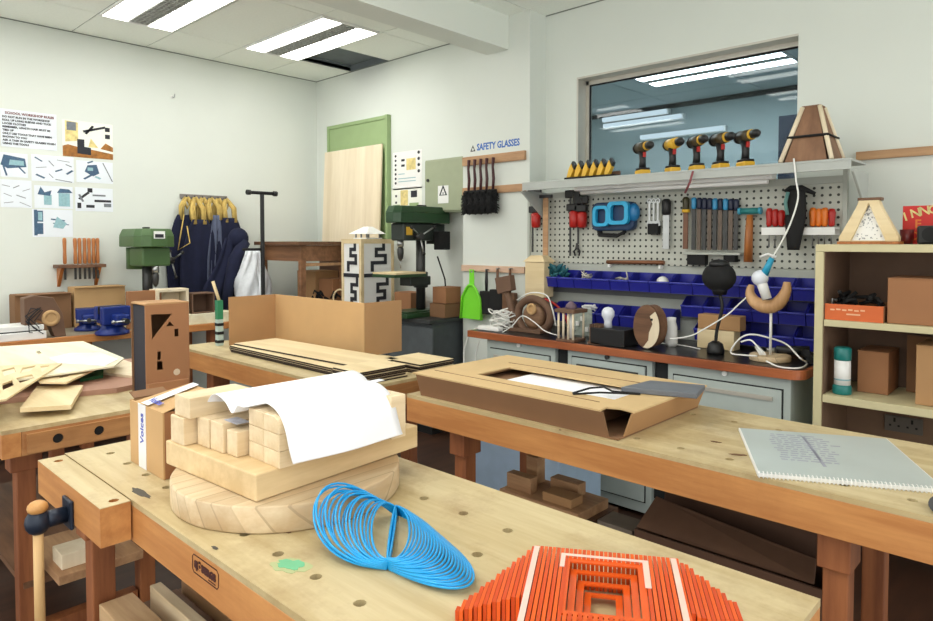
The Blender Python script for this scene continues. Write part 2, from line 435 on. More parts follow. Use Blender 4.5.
# ------------------------------------------------------------------ camera, world
cam = bpy.data.cameras.new('camera'); co = bpy.data.objects.new('camera', cam); COL.objects.link(co)
co.location = (0, 0, H)
cam.sensor_width = 36; cam.sensor_fit = 'HORIZONTAL'; cam.lens = 36*F/933
cam.shift_x = 0; cam.shift_y = -(310.5-CY)/933
fwd = Vector((DV[0]*cos(PITCH), DV[1]*cos(PITCH), -sin(PITCH)))
co.rotation_euler = fwd.to_track_quat('-Z', 'Y').to_euler()
cam.clip_start = .02
scn.camera = co
w = bpy.data.worlds.new('world'); scn.world = w; w.use_nodes = True
bg = w.node_tree.nodes['Background']; bg.inputs[0].default_value = rgb((242, 243, 238)); bg.inputs[1].default_value = 1.35
scn.view_settings.view_transform = 'Standard'; scn.view_settings.look = 'None'
scn.view_settings.exposure = 0.52
scn.view_settings.use_curve_mapping = False
# ================================================================== LEFT WALL
def sheet(name, label, cat, plane, tl, br, mat, prints=(), group=None, th=.0015, texts=(), pv=None):
    """flat sheet on a wall; prints = (material, [polygons in 0..1 u,v]); texts = (string, u, v, size, material)"""
    if plane == 'L':
        a = Px(*tl, LX); b = Px(*br, LX); U, V = Y3, Z3; o = Vector((LX, a.y, b.z)); w = b.y-a.y; h = a.z-b.z
    else:
        yy = pv if pv else WY
        a = Py(*tl, yy); b = Py(*br, yy); U, V = X3, Z3; o = Vector((a.x, yy, b.z)); w = b.x-a.x; h = a.z-b.z
    n = U.cross(V)
    t = thing(name, label, cat, o+U*w/2, 0, group)
    part('sheet', MB().prism(rect(0, 0, w, h), th, o+n*.0005, U, V), mat, t, True)
    for ki, (m, polys) in enumerate(prints):
        mb = MB()
        for p in polys: mb.prism([(x*w, y*h) for x, y in p], .0004, o+n*(th+.0006+.0006*ki), U, V)
        part('print', mb, m, t, True)
    by = {}
    for (s, x, y, sz, m) in texts: by.setdefault(m.name, (m, []))[1].append((s, x, y, sz))
    for m, L in by.values():
        mb = MB()
        for s, x, y, sz in L:
            q = textmb(s, sz*h, o+U*x*w+V*y*h+n*(th+.0012), U, V, bold=.0009); mb.add(q.v, q.f)
        part('lettering', mb, m, t, True)
    return t
def stroke(x0, y0, x1, y1, w=.02):
    d = Vector((x1-x0, y1-y0)); l = max(d.length, 1e-6); q = Vector((-d.y, d.x))/l*w/2
    return [(x0+q.x, y0+q.y), (x0-q.x, y0-q.y), (x1-q.x, y1-q.y), (x1+q.x, y1+q.y)]
m_posterblue = plain('poster print slate blue', (70, 100, 130), .7, 0, .15, 60)
m_posterlt = plain('poster print pale teal', (150, 190, 200), .7, 0, .1, 60)
m_postergrey = plain('poster print grey', (120, 126, 134), .7, 0, .1, 60)
m_posteryel = plain('poster print yellow', (240, 220, 150), .7, 0, .2, 30)
m_posterbrown = plain('poster print wood', (176, 116, 50), .7, 0, .25, 30)
m_paperb = plain('poster paper', (228, 234, 242), .7, 0, .01)
m_paperc = plain('poster paper cream', (240, 242, 232), .7, 0, .01)
lines = ['DO NOT RUN IN THE WORKSHOP', 'ROLL UP LONG SLEEVES AND TUCK', 'LOOSE CLOTHES', 'REMEMBER, LENGTH HAIR MUST BE', 'TIED UP', 'ONLY USE TOOLS THAT HAVE BEEN', 'SHOWN TO YOU', 'ASK A TASK IN SAFETY GLASSES WHEN', 'USING THE TOOLS']
sheet('rules_poster', 'poster with lines of school workshop rules, top left of the poster group', 'poster', 'L', (0, 108), (57, 151), m_paperb, (), None,
      texts=[('SCHOOL WORKSHOP RULES', .08, .87, .088, m_redink)]+[(s, .03, .77-.088*i, .07, m_txtblk) for i, s in enumerate(lines)])
sheet('tool_poster', 'poster of a dark blue bench saw machine under the rules poster', 'poster', 'L', (0, 152), (28, 178), m_paperb,
      [(m_posterblue, [[(.0, .5), (.12, .92), (.9, .8), (.95, .45), (.25, .35)], stroke(.1, .45, .22, .05, .07), stroke(.65, .45, .9, .18, .06)]), (m_posterlt, [[(.3, .5), (.34, .72), (.85, .7), (.86, .5)]])])
sheet('tool_poster', 'poster of scattered slim hand tools below the rules poster', 'poster', 'L', (31, 154), (74, 183), m_paperb,
      [(m_posterblue, [stroke(.08, .9, .25, .75, .04), stroke(.55, .4, .72, .5, .05), stroke(.1, .25, .3, .12, .06), stroke(.82, .32, .97, .48, .06)]), (m_postergrey, [stroke(.4, .8, .52, .6, .025), stroke(.6, .85, .9, .8, .02), stroke(.4, .3, .5, .15, .02), stroke(.55, .1, .95, .02, .03), stroke(.1, .5, .35, .55, .02), stroke(.8, .7, .95, .62, .03)])])
sheet('machine_poster', 'yellow and brown photo poster of a mitre saw, top right of the poster group', 'poster', 'L', (62, 119), (113, 160), m_paperc,
      [(m_posterbrown, [[(0, 0), (0, .28), (.1, .33), (.3, .28), (.55, .24), (1, .16), (1, 0)], [(.74, .28), (.85, .45), (1, .35), (1, .22)]]), (m_posteryel, [[(.05, .4), (.05, .98), (.3, .95), (.3, .45)], [(.5, .3), (.55, .55), (.7, .3)]]),
       (m_txtblk, [[(.28, .1), (.28, .5), (.42, .5), (.42, .3), (.55, .28), (.55, .08)], stroke(.4, .72, .85, .9, .06), stroke(.45, .66, .6, .9, .05), rect(.84, .78, .94, .9), rect(.84, .58, .94, .7)]), (m_postergrey, [rect(.08, .72, .26, .95)])])
sheet('clamp_poster', 'poster of a teal bench vise beside a chain line, right of the hand tool poster', 'poster', 'L', (76, 160), (113, 184), m_paperb,
      [(m_posterblue, [[(.22, .5), (.3, .8), (.55, .85), (.62, .45), (.45, .3)], stroke(.2, .15, .4, .35, .07), stroke(.3, .9, .45, 1.0, .06)]), (m_posterlt, [rect(.3, .55, .45, .7), stroke(.5, .3, .65, .2, .08)]), (m_postergrey, [stroke(.72, .95, .98, .1, .03)])])
sheet('sketch_poster', 'poster of faint tool sketches at the lower left of the poster group', 'poster', 'L', (0, 179), (32, 208), m_paperb,
      [(m_postergrey, [stroke(.05, .8, .3, .75, .02), stroke(.4, .7, .6, .8, .03), stroke(.7, .6, .95, .7, .02), stroke(.1, .5, .35, .4, .02), stroke(.5, .45, .8, .35, .03), stroke(.1, .15, .4, .2, .02), stroke(.6, .2, .95, .05, .02)])])
sheet('machine_poster', 'poster of two pale teal machines on stands in the middle of the poster group', 'poster', 'L', (34, 185), (73, 209), m_paperb,
      [(m_posterlt, [rect(.24, .15, .44, .6), [(.62, .1), (.62, .7), (.92, .7), (.92, .1)]]), (m_posterblue, [[(.08, .6), (.16, .95), (.26, .7), (.44, .8), (.4, .55)], [(.58, .7), (.66, .9), (.9, .88), (1, .72)]])])
sheet('lathe_poster', 'poster of small black and white lathe drawings at the lower right', 'poster', 'L', (75, 187), (113, 212), m_paperb,
      [(m_txtblk, [rect(.05, .12, .15, .35), rect(.28, .15, .5, .27), stroke(.1, .5, .35, .8, .08), rect(.32, .8, .45, .98), rect(.5, .4, .95, .5)]), (m_postergrey, [rect(.45, .65, .8, .72), rect(.75, .2, .95, .35), stroke(.1, .7, .2, .4, .06)])])
sheet('rack_poster', 'lowest poster, showing a blue tool tower and green plant-like cutter', 'poster', 'L', (32, 209), (73, 237), m_paperb,
      [(m_posterblue, [rect(.04, .05, .12, .98), rect(.12, .55, .26, .95), rect(.12, .1, .26, .5), stroke(.45, .65, .8, .6, .05), stroke(.5, .5, .9, .45, .03)]), (m_posterlt, [rect(.14, .6, .24, .9), [(.5, .35), (.6, .75), (.85, .5), (.75, .3)]])])
# small hook
P = Px(172, 97, LX)
t = thing('wall_hook', 'tiny chrome hook screwed high on the left wall', 'hook', P)
part('plate', MB().cyl(P+X3*.001, P+X3*.006, .012), m_white, t, True)
part('hook', MB().tube([P+Vector((.006, 0, 0)), P+Vector((.03, .004, -.008)), P+Vector((.035, .008, .008)), P+Vector((.032, .008, .02))], .004), m_steel, t, True)
# chisel rack
RXk = LX+.1
a = Px(57, 265.5, RXk); b = Px(105, 266.5, RXk); zc = (a.z+b.z)/2
rk = thing('chisel_rack', 'small brown wooden chisel rack with two brackets on the left wall', 'tool rack', (LX+.05, (a.y+b.y)/2, zc-.15))
part('shelf', MB().b2(LX+.001, a.y, zc-.012, LX+.13, b.y, zc+.012), m_brownwood, rk, True, .002)
for yy in (a.y+.035, b.y-.035):
    part('bracket', MB().prism([(0, -.15), (.1, -.01), (0, -.01)], .022, (LX+.001, yy+.011, zc-.002), X3, Z3), m_handle, rk, True)
yy_list = [Px(x, 262, RXk).y for x in (65.5, 76, 80.5, 85.5, 90, 94.5, 98.5)]
ch0 = None
for i, y in enumerate(yy_list):
    c = thing('chisel', '', 'chisel', (LX+.085, y, zc+.012), 0, 'chisels in the wall rack') if i == 0 else dup(ch0, (LX+.085, y, zc+.012))
    c['label'] = 'wood handled chisel standing in the wall rack, %s from the left' % ORD[i]
    if i == 0:
        ch0 = c
        part('handle', MB().lathe([(.006, .001), (.012, .01), (.013, .05), (.011, .1), (.0135, .17), (.0125, .19), (.004, .195)], (0, 0, 0), 12), m_handle, c)
        part('ferrule', MB().cyl((0, 0, -.02), (0, 0, .003), .009), m_alu, c)
        part('blade', MB().b2(-.002, -.008, -.11, .002, .008, -.018), m_dsteel, c)
# drill press (points along local +x)
def drill_press(label, loc, rz, zhead, hl, hw, hh, body, dark, zt, face=True):
    t = thing('drill_press', label, 'drill press', loc, rz)
    part('base', MB().b2(-.12, -.13, 0, .26, .13, .035).b2(-.09, -.1, .035, .23, .1, .045), body, t, bevel=.01)
    part('column', MB().cyl((0, 0, .04), (0, 0, zhead-.01), .036, n=20), m_dsteel, t)
    cl = [(-hl*.45, -hw*.32), (-hl*.38, -hw*.5), (hl*.3, -hw*.5), (hl*.48, -hw*.42), (hl*.55, -hw*.2), (hl*.55, hw*.2), (hl*.48, hw*.42), (hl*.3, hw*.5), (-hl*.38, hw*.5), (-hl*.45, hw*.32)]
    cv = MB().prism(cl, hh*.62, (0, 0, zhead)); top = [(x*.92, y*.86) for x, y in cl]
    n = len(cl); cv.add([(x, y, zhead+hh*.62) for x, y in cl]+[(x, y, zhead+hh) for x, y in top], [(i, (i+1) % n, n+(i+1) % n, n+i) for i in range(n)]+[tuple(range(n, 2*n))])
    c = part('belt_cover', cv, body, t, bevel=.006)
    part('cover_knob', MB().b2(-.05, -.012, zhead+hh-.002, .03, .012, zhead+hh+.014), m_blackm, t)
    part('head', MB().b2(-.07, -hw*.36, zhead-hh*1.05, hl*.42, hw*.36, zhead-.002), dark, t, bevel=.012)
    part('motor', MB().cyl((-hl*.28, 0, zhead-hh*1.25), (-hl*.28, 0, zhead-.004), hw*.36, n=20), dark, t)
    sx = hl*.36
    part('quill', MB().cyl((sx, 0, zhead-hh*1.4), (sx, 0, zhead-hh*1.04), .024), m_steel, t)
    part('chuck', MB().lathe([(.008, -.105), (.019, -.085), (.024, -.05), (.024, -.02), (.016, 0)], (sx, 0, zhead-hh*1.4), 16), m_dsteel, t)
    part('drill_bit', MB().cyl((sx, 0, zhead-hh*1.4-.16), (sx, 0, zhead-hh*1.4-.1), .004, n=8), m_steel, t)
    hb = Vector((hl*.2, hw*.36, zhead-hh*.78))
    part('feed_hub', MB().cyl(hb-Y3*.004, hb+Y3*.06, .026), m_dsteel, t)
    for k in range(3):
        a = k*2*pi/3+.5; e = hb+Y3*.05+Vector((cos(a)*.13, .03, sin(a)*.13))
        h = part('feed_handle', MB().cyl(hb+Y3*.045, e, .006, n=8), m_steel, t)
        part('knob', MB().sph(e, .014, 10), m_black, h)
    part('table', MB().b2(.05, -.12, zt, hl*.36+.17, .12, zt+.022), body, t, bevel=.004)
    part('table_bracket', MB().b2(-.05, -.06, zt-.07, .16, .06, zt-.002).cyl((0, 0, zt-.09), (0, 0, zt+.03), .055), dark, t, bevel=.006)
    return t
LCZ = .78
P = Px(141, 285, -5.2)
d1 = drill_press('mid green bench drill press with a round column by the left wall', (-5.22, P.y+.055, LCZ), 0, Px(145, 247, -5.1).z-LCZ, .42, .285, .135, m_green, m_green, .09)
part('name_plate', MB().prism(rect(-.04, -.025, .04, .03), .002, (.42*.55+.0005, .0, Px(145, 240, -5.1).z-LCZ+.035), Y3, Z3, off=.001), m_white, d1)
part('name_print', MB().prism(rect(-.032, -.018, .03, .008), .001, (.42*.55+.0005, .0, Px(145, 240, -5.1).z-LCZ+.035), Y3, Z3, off=.0032), m_txtblk, d1)
# aprons on a rail
RLX = LX+.03
a = Px(181, 194.5, RLX); b = Px(228, 199.5, RLX); rz_ = (a.z+b.z)/2
ar = thing('apron_rail', 'short grey hook rail above the aprons on the left wall', 'rail', (LX+.01, (a.y+b.y)/2, rz_-.02))
part('board', MB().b2(LX+.001, a.y, rz_-.018, LX+.018, b.y, rz_+.018), plain('rail grey', (128, 122, 118), .6), ar, True, .002)
ay = [a.y+(b.y-a.y)*(i+.5)/6 for i in range(6)]
for y in ay: part('hook', MB().tube([(LX+.018, y, rz_-.005), (LX+.05, y, rz_-.012), (LX+.058, y, rz_+.006)], .004), m_dsteel, ar, True)
def apron(i, y, mat, label, w, zb, drop):
    t = thing('apron', label, 'apron', (LX+.03, y, rz_-.02), 0, 'aprons hanging by yellow straps')
    x0 = LX+.045+.03*((i*3) % 6); zt = rz_-.155-drop
    rnd = random.Random(i)
    ph = rnd.random()*6
    def f(u, v):
        ww = w*(.34+.66*min(1, v*2.1)**.8)*(1-.12*v)
        yy = y+(u-.5)*ww+.01*sin(v*3+ph)
        return (x0+.007*sin(u*15+ph)*(.4+v*.6)+.004*sin(u*31)*(v), yy, zt-(zt-zb)*v)
    part('body', MB().grid(f, 26, 16), mat, t, True, solid=.006)
    st = MB()
    for s in (-1, 1):
        yo = y+s*.035
        for k in range(2):
            p0 = Vector((LX+.056, y+s*.004, rz_-.01)); p2 = Vector((x0, yo+k*.012*s, zt-.04)); pm = (p0+p2)/2+Vector((.015, s*(.018+.01*k), .02))
            st.tube([p0, pm, p2], .017, 6, flat=.25)
    st.tube([(LX+.06, y-.03, rz_-.03), (LX+.075, y, rz_-.09-.02*rnd.random()), (LX+.06, y+.03, rz_-.03)], .014, 6, flat=.3)
    part('strap', st, m_strap, t, True)
for i, y in enumerate(ay):
    apron(i, y, m_navyL if i == 3 else m_navy, 'navy work apron with yellow straps, %s from the left on the rail' % ORD[i] if i != 3 else 'faded grey-blue work apron among the navy ones on the rail', .37 if i != 3 else .16, LCZ+.1, .02*((i*2) % 3))
# loose yellow cord of the first apron
P0 = Px(184, 215, LX+.16); P1 = Px(178, 250, LX+.2); P2 = Px(190, 243, LX+.2); P3 = Px(187, 226, LX+.18)
single('yellow_cord', MB().tube([P0, (P0+P1)/2, P1, P2, P3], .005, 6), m_strap, 'loose yellow cord hanging in front of the left aprons', 'cord')
# hooded jacket
P = Px(240, 236, LX+.31)
jk = thing('hooded_jacket', 'navy hooded jacket hanging right of the aprons', 'jacket', (LX+.1, P.y, P.z-.45))
hk = P+Vector((-.06, .0, .02))
def f(u, v):
    w = .1+.2*min(1, v*1.6)
    return (LX+.26+.03*sin(u*pi)+.012*sin(u*17+1), P.y-.06-.14*v+(u-.5)*w+.02*sin(v*5), P.z-.02-.62*v)
part('body', MB().grid(f, 18, 16), m_navy, jk, True, solid=.02)
part('hood', MB().sph(P+Vector((-.03, .0, -.02)), .09, 18, (.7, 1.0, 1.0)), m_navy, jk, True)
part('sleeve', MB().tube([P+Vector((0, .04, -.05)), P+Vector((.02, -.06, -.2)), P+Vector((.03, -.12, -.42)), P+Vector((.02, -.15, -.6))], [.05, .055, .045, .038], 12), m_navy, jk, True)
# white plastic bag
A = Px(240, 252, LX+.42); B = Px(259, 300, LX+.42)
def f(u, v):
    a = 2*pi*u; r = .05+.085*min(1, v*1.8)
    return (LX+.42+r*.7*cos(a)+.012*sin(a*7+v*9), (A.y+B.y)/2+.03+r*1.1*sin(a)+.008*sin(a*9+v*14), A.z+.01-(A.z-.86)*v)
single('plastic_bag', MB().grid(f, 40, 14), plain('bag film', (226, 230, 236), .35, 0, .06, 30), 'crumpled white plastic bag hanging beside the black stand', 'bag', solid=.003)
# black roller stand
SX = -4.72
P = Px(262, 193, SX); Lp = Px(247, 195.5, SX); Rp = Px(277, 194.5, SX)
rs = thing('roller_stand', 'tall black metal T stand in front of the white plastic bag', 'stand', (SX, P.y, 0))
hw = (Rp.y-Lp.y)/2
part('pole', MB().cyl((SX, P.y, .02), (SX, P.y, P.z-.01), .016, n=14), m_blackm, rs, True)
part('crossbar', MB().cyl((SX, P.y-hw, P.z), (SX, P.y+hw, P.z), .013, n=12), m_blackm, rs, True)
for s in (-1, 1): part('end_cap', MB().cyl((SX, P.y+s*hw, P.z), (SX, P.y+s*(hw-.03), P.z), .02, n=12), m_black, rs, True)
q = Px(243, 249.5, SX)
part('lower_arm', MB().cyl((SX, P.y, q.z), (SX, q.y, q.z), .011, n=10), m_blackm, rs, True)
for a in range(3):
    part('foot', MB().b2(0, -.018, 0, .26, .018, .02, Matrix.Translation((SX, P.y, 0)) @ Matrix.Rotation(a*2*pi/3+.4, 4, 'Z')), m_blackm, rs, True)
# ================================================================== LEFT COUNTER
LFX = -4.85
lc = thing('side_bench', 'long workbench along the left wall with orange wooden front edge', 'workbench', ((LX+LFX)/2, 1.4, 0))
part('worktop', MB().b2(LX+.005, -.8, LCZ-.045, LFX-.03, 2.5, LCZ), plain('bench top grey brown', (150, 140, 122), .5, 0, .1, 4), lc, True)
part('front_edge', MB().b2(LFX-.03, -.8, LCZ-.05, LFX, 2.5, LCZ), wood('bench edge y', (206, 140, 78), (186, 116, 60), 'y', .5, 20), lc, True, .003)
for y in (-.6, .5, 1.5, 2.4):
    for x in (LX+.1, LFX-.12):
        part('leg', MB().b2(x-.035, y-.035, 0, x+.035, y+.035, LCZ-.046), m_leg, lc, True)
part('lower_shelf', MB().b2(LX+.06, -.7, .18, LFX-.08, 2.42, .2), m_brownwood, lc, True)
# cardboard panels leaning behind
def panel(x, ya, yb, zt, label, mat, ang=.05):
    t = thing('cardboard_box', label, 'cardboard', (x, (ya+yb)/2, LCZ), 0, 'cardboard boxes at the back of the side bench')
    h = zt-LCZ
    mb = MB(); mb.b2(x-.15, ya, LCZ+.001, x, yb, LCZ+h)
    part('box', mb, mat, t, True, .002)
    part('flap', MB().b2(x-.15, ya+.004, LCZ+h, x+.03, yb-.004, LCZ+h+.004), mat, t, True)
A = Px(15, 296, -5.33); B = Px(73, 291, -5.33); C_ = Px(127, 289, -5.33); D_ = Px(161, 292, -5.0)
panel(-5.34, A.y, B.y-.01, A.z, 'brown cardboard box behind the arch, leftmost along the left wall', m_cardD)
panel(-5.34, B.y+.01, C_.y-.01, B.z+.02, 'tan cardboard box panel behind the two blue vises', m_card2)
panel(-5.28, C_.y+.01, D_.y, C_.z+.0, 'reddish cardboard box panel under the left drill press head', m_cardR) if False else None
_a = Px(127, 300, -4.96); _b = Px(161, 300, -4.96)
single('cardboard_box', MB().b2(-4.985, _a.y, LCZ+.001, -4.945, _b.y, Px(140, 291, -4.95).z), m_cardR, 'reddish upright cardboard panel in front of the left drill press column', 'cardboard', 'cardboard boxes at the back of the side bench', bevel=.002)
# carved cardboard arch with cream disc
AX = -4.95
a = Px(22, 296, AX); b = Px(64, 340, AX); wd = b.y-a.y
ac = thing('cardboard_arch', 'brown cardboard arch model with a cream round hole on the side bench', 'model', (AX, (a.y+b.y)/2, LCZ))
h = a.z-LCZ
prof = [(0, 0), (0, h*.95), (wd*.25, h), (wd*.7, h*.93), (wd*.92, h*.55), (wd, .0), (wd*.72, 0), (wd*.6, h*.3), (wd*.3, h*.45), (wd*.12, 0)]
part('shell', MB().prism(prof, .1, (AX-.05, a.y, LCZ+.001), Y3, Z3, off=0), m_mdf, ac, True, .003)
part('disc', MB().lathe([(.052, 0), (.052, .012), (.03, .012), (.028, .008)], (AX+.051, a.y+wd*.62, LCZ+h*.46), 24, (1, 0, 0)), m_card2, ac, True)
part('string', MB().tube([Vector((AX+.07+.02*sin(i*2.3), a.y+wd*(.2+.2*sin(i*1.7)), LCZ+.03+h*.62*(.5+.5*sin(i*.9)))) for i in range(22)], .003, 5), m_txtblk, ac, True)
# white foam tray
A = Pz(0, 344, LCZ); B = Pz(32, 330, LCZ)
tr = thing('foam_tray', 'white foam tray with a dark slot at the left edge on the side bench', 'tray', (-4.98, .82, LCZ))
part('tray', MB().b2(-5.1, .55, LCZ+.001, LFX-.02, B.y-.05, LCZ+.05).b2(-5.1, .55, LCZ+.058, LFX-.03, B.y-.06, LCZ+.09), m_white, tr, True, .004)
part('slot', MB().b2(-5.09, .56, LCZ+.05, LFX-.04, B.y-.07, LCZ+.058), m_blackm, tr, True)
# blue vises
def vise(label, loc, rz, s=1.):
    t = thing('bench_vise', label, 'vise', loc, rz, 'blue vises on the side bench')
    part('base', MB().lathe([(.075*s, 0), (.075*s, .012*s), (.05*s, .03*s), (.045*s, .05*s)], (0, 0, .001), 20), m_vise, t)
    part('body', MB().b2(-.09*s, -.035*s, .05*s, .05*s, .035*s, .09*s), m_vise, t, bevel=.006*s)
    part('fixed_jaw', MB().b2(-.05*s, -.065*s, .07*s, -.015*s, .065*s, .135*s), m_vise, t, bevel=.006*s)
    part('moving_jaw', MB().b2(.012*s, -.065*s, .05*s, .05*s, .065*s, .135*s).b2(.05*s, -.03*s, .05*s, .11*s, .03*s, .1*s), m_vise, t, bevel=.006*s)
    part('jaw_plate', MB().b2(-.014*s, -.06*s, .1*s, -.008*s, .06*s, .136*s).b2(.005*s, -.06*s, .1*s, .011*s, .06*s, .136*s), m_dsteel, t)
    part('screw', MB().cyl((.1*s, 0, .072*s), (.15*s, 0, .072*s), .012*s), m_dsteel, t)
    h = part('handle', MB().cyl((.142*s, -.06*s, .072*s), (.142*s, .06*s, .072*s), .005*s, n=8), m_steel, t)
    for q in (-1, 1): part('handle_knob', MB().sph((.142*s, q*.06*s, .072*s), .009*s, 8), m_steel, h)
    return t
P = Pz(88, 322, LCZ); vise('blue bench vise nearer the wall, left one of the pair on the side bench', (-5.12, Px(88, 322, -5.12).y, LCZ), -.25, 1.15)
P = Pz(117, 334, LCZ); vise('larger blue bench vise at the front of the side bench, right of its pair', (P.x-.02, P.y-.02, LCZ), .1, 1.4)
# cream box frame, black frame, planks
def frame_box(name, label, x, a, b, zb, zt, d, t_, mat):
    t = thing(name, label, 'box', (x, (a+b)/2, zb))
    mb = MB(); mb.b2(x-d, a, zb+.001, x, b, zb+t_); mb.b2(x-d, a, zt-t_, x, b, zt); mb.b2(x-d, a, zb+t_, x, a+t_, zt-t_); mb.b2(x-d, b-t_, zb+t_, x, b, zt-t_)
    part('frame', mb, mat, t, True, .002)
    part('back', MB().b2(x-d-.004, a, zb+.001, x-d, b, zt), mat, t, True)
    return t
PX = -4.9
a = Px(187, 332, PX); b = Px(231, 331, PX)
pz = LCZ
for k in range(2):
    hgt = Px(205, 323 if k == 0 else 313.5, PX).z
    pl = single('timber_plank', MB().b2(PX-.16, a.y-.05, pz+.001, PX+.02-.012*k, b.y+.03, hgt), m_plywhite, ['lower', 'upper'][k]+' pale timber plank in the stack at the end of the side bench', 'plank', 'stacked timber planks', bevel=.003)
    pz = hgt
tz = pz
a = Px(165, 300, PX); b = Px(191.5, 300, PX)
frame_box('open_cube', 'cream open box frame standing on the stacked planks', PX-.02, a.y-.05, b.y-.01, tz, Px(178, 289, PX).z, .13, .02, m_plyz)
a = Px(193, 300, PX); b = Px(216, 300, PX)
frame_box('open_cube', 'dark brown open box frame beside the cream one on the planks', PX-.02, a.y+.003, b.y, tz, Px(205, 293, PX).z, .13, .01, m_mdf)
P = Pz(226, 330, LCZ); Q = Px(222, 283, -4.8)
# ================================================================== BACK CORNER BENCH
BZ = .84; BY = 3.25
bb = thing('corner_bench', 'dark steel bench in the back corner under the right drill press', 'workbench', (-4.4, 3.5, 0))
part('worktop', MB().b2(LX+.02, BY, BZ-.03, -3.42, WY-.06, BZ), plain('dark bench top', (52, 54, 56), .6), bb, True, .003)
part('cabinet', MB().b2(LX+.1, BY+.04, .06, -3.44, WY-.08, BZ-.031), plain('dark bench cabinet', (74, 80, 84), .6, 0, .1), bb, True)
for k in range(3):
    part('door', MB().b2(-4.9+k*.5, BY+.025, .1, -4.42+k*.5, BY+.039, BZ-.06), plain('dark bench door', (84, 90, 94), .55, 0, .1), bb, True, .003)
part('plinth', MB().b2(LX+.12, BY+.06, 0, -3.46, WY-.1, .06), m_blackm, bb, True)
# drill press 2
P = Pz(425, 309, BZ)
dpx, dpy = -3.73, 3.46
q = Px(425, 300, dpx); dpy = min(q.y, 3.45)
zh = Px(405, 223, dpx).z
d2 = drill_press('dark green bench drill press by the electrical cabinet', (dpx, dpy, BZ), -pi/2, zh-BZ, .56, .2, .125, m_greenD, plain('drill dark grey', (42, 50, 46), .45), Px(400, 274, dpx).z-BZ-.02)
part('wood_pad', MB().b2(.07, -.13, 0, .36, .13, .012, Matrix.Translation((0, 0, Px(400, 274, dpx).z-BZ+.003))), m_ply, d2)
part('warning_sticker', MB().prism(rect(-.03, -.03, .03, .03), .001, (.18, .2*.36, zh-BZ-.06), Vector((-1, 0, 0)), Z3, off=.001), m_yellow, d2)
part('switch_box', MB().b2(-.18, .08, zh-BZ-.2, -.06, .14, zh-BZ-.06), m_blackm, d2, bevel=.006)
single('machine_cable', MB().tube([(dpx+.1, dpy+.08, zh-.25), (dpx+.16, dpy+.1, zh-.42), (dpx+.22, dpy+.06, BZ+.1), (dpx+.27, dpy, BZ+.01)], .006, 6), m_blackm, 'black power cord hanging down right of the dark green drill press', 'cord')
# cardboard scraps
def cbox(label, x0, y0, z0, x1, y1, z1, mat, group=None, name='cardboard_box', rz=0, flap=True):
    c = ((x0+x1)/2, (y0+y1)/2, z0)
    t = thing(name, label, 'box', c, rz, group)
    hx, hy, hz = (x1-x0)/2, (y1-y0)/2, z1-z0
    part('body', MB().b2(-hx, -hy, .001, hx, hy, hz), mat, t, bevel=.003)
    if flap:
        part('flap', MB().b2(-hx-.001, -hy-.001, hz, hx+.001, -.002, hz+.003), mat, t)
        part('flap', MB().b2(-hx-.001, .002, hz, hx+.001, hy+.001, hz+.003), mat, t)
    return t
cbox('small cardboard box behind the drill press column on the corner bench', -4.12, 3.52, BZ, -3.92, 3.68, BZ+.15, m_cardR)
cbox('flat cardboard box right of the drill press base', -3.6, 3.42, BZ, -3.44, 3.66, BZ+.1, m_cardD)
cbox('small cardboard carton on top of the flat box by the pilaster', -3.59, 3.44, BZ+.104, -3.45, 3.6, BZ+.22, m_cardR)
# electrical cabinet
ez1 = Py(424, 160.5, 3.6).z; ez0 = Py(424, 213, 3.6).z; ex0 = Py(424, 180, 3.6).x
ec = thing('electrical_cabinet', 'grey-green electrical cabinet with a triangle warning sticker on the back wall', 'cabinet', ((ex0-3.41)/2, 3.68, ez0))
part('body', MB().b2(ex0, 3.612, ez0, -3.408, WY-.001, ez1), m_cabgreen, ec, True, .004)
dd = part('door', MB().b2(ex0+.012, 3.598, ez0+.012, -3.415, 3.611, ez1-.012), m_cabgreen, ec, True, .003)
part('latch', MB().cyl((ex0+.05, 3.588, ez1-.16), (ex0+.05, 3.599, ez1-.16), .012), m_dsteel, dd, True)
a = Py(438, 186, 3.597); b = Py(448.5, 203, 3.597); w_ = b.x-a.x
part('sticker', MB().prism(rect(0, 0, b.x-a.x, a.z-b.z), .001, (a.x, 3.597, b.z), X3, Z3), m_white, dd, True)
tri = [(w_*.12, .06), (w_*.88, .06), (w_*.5, .06+w_*.72)]; tri2 = [(w_*.27, .066), (w_*.73, .066), (w_*.5, .066+w_*.45)]
part('warning_triangle', MB().prism(tri, .0006, (a.x, 3.5958, b.z), X3, Z3, holes=[tri2[::-1]]).prism(stroke(w_*.5, .068, w_*.5, .085, .008), .0006, (a.x, 3.5958, b.z), X3, Z3), m_txtblk, dd, True)
# posters left of it
sheet('notice_sheet', 'upper white notice with black icons left of the electrical cabinet', 'poster', 'B', (393, 153), (422, 188), m_white,
      [(m_txtblk, [circ(.035, 8, (.1, .9-.12*i)) for i in range(7)]+[circ(.045, 8, (.9, .93-.16*i)) for i in range(4)]+[rect(.3, .74, .42, .8), rect(.3, .6, .42, .66)]), (m_posteryel, [rect(.48, .5, .8, .8)]), (m_posterlt, [rect(.2, .2, .8, .22), rect(.2, .28, .8, .3), rect(.2, .4, .42, .42)])])
sheet('notice_sheet', 'lower pale yellow notice just above the dark green drill press', 'poster', 'B', (392, 189), (422, 209), m_paperc,
      [(m_posteryel, [rect(.3, .2, .55, .9)]), (m_txtblk, [rect(.65, .55, .85, .85), rect(.12, .3, .18, .4), rect(.12, .6, .18, .7)]), (m_greendoor, [rect(.05, .1, .28, .25), rect(.6, .15, .9, .3)])])
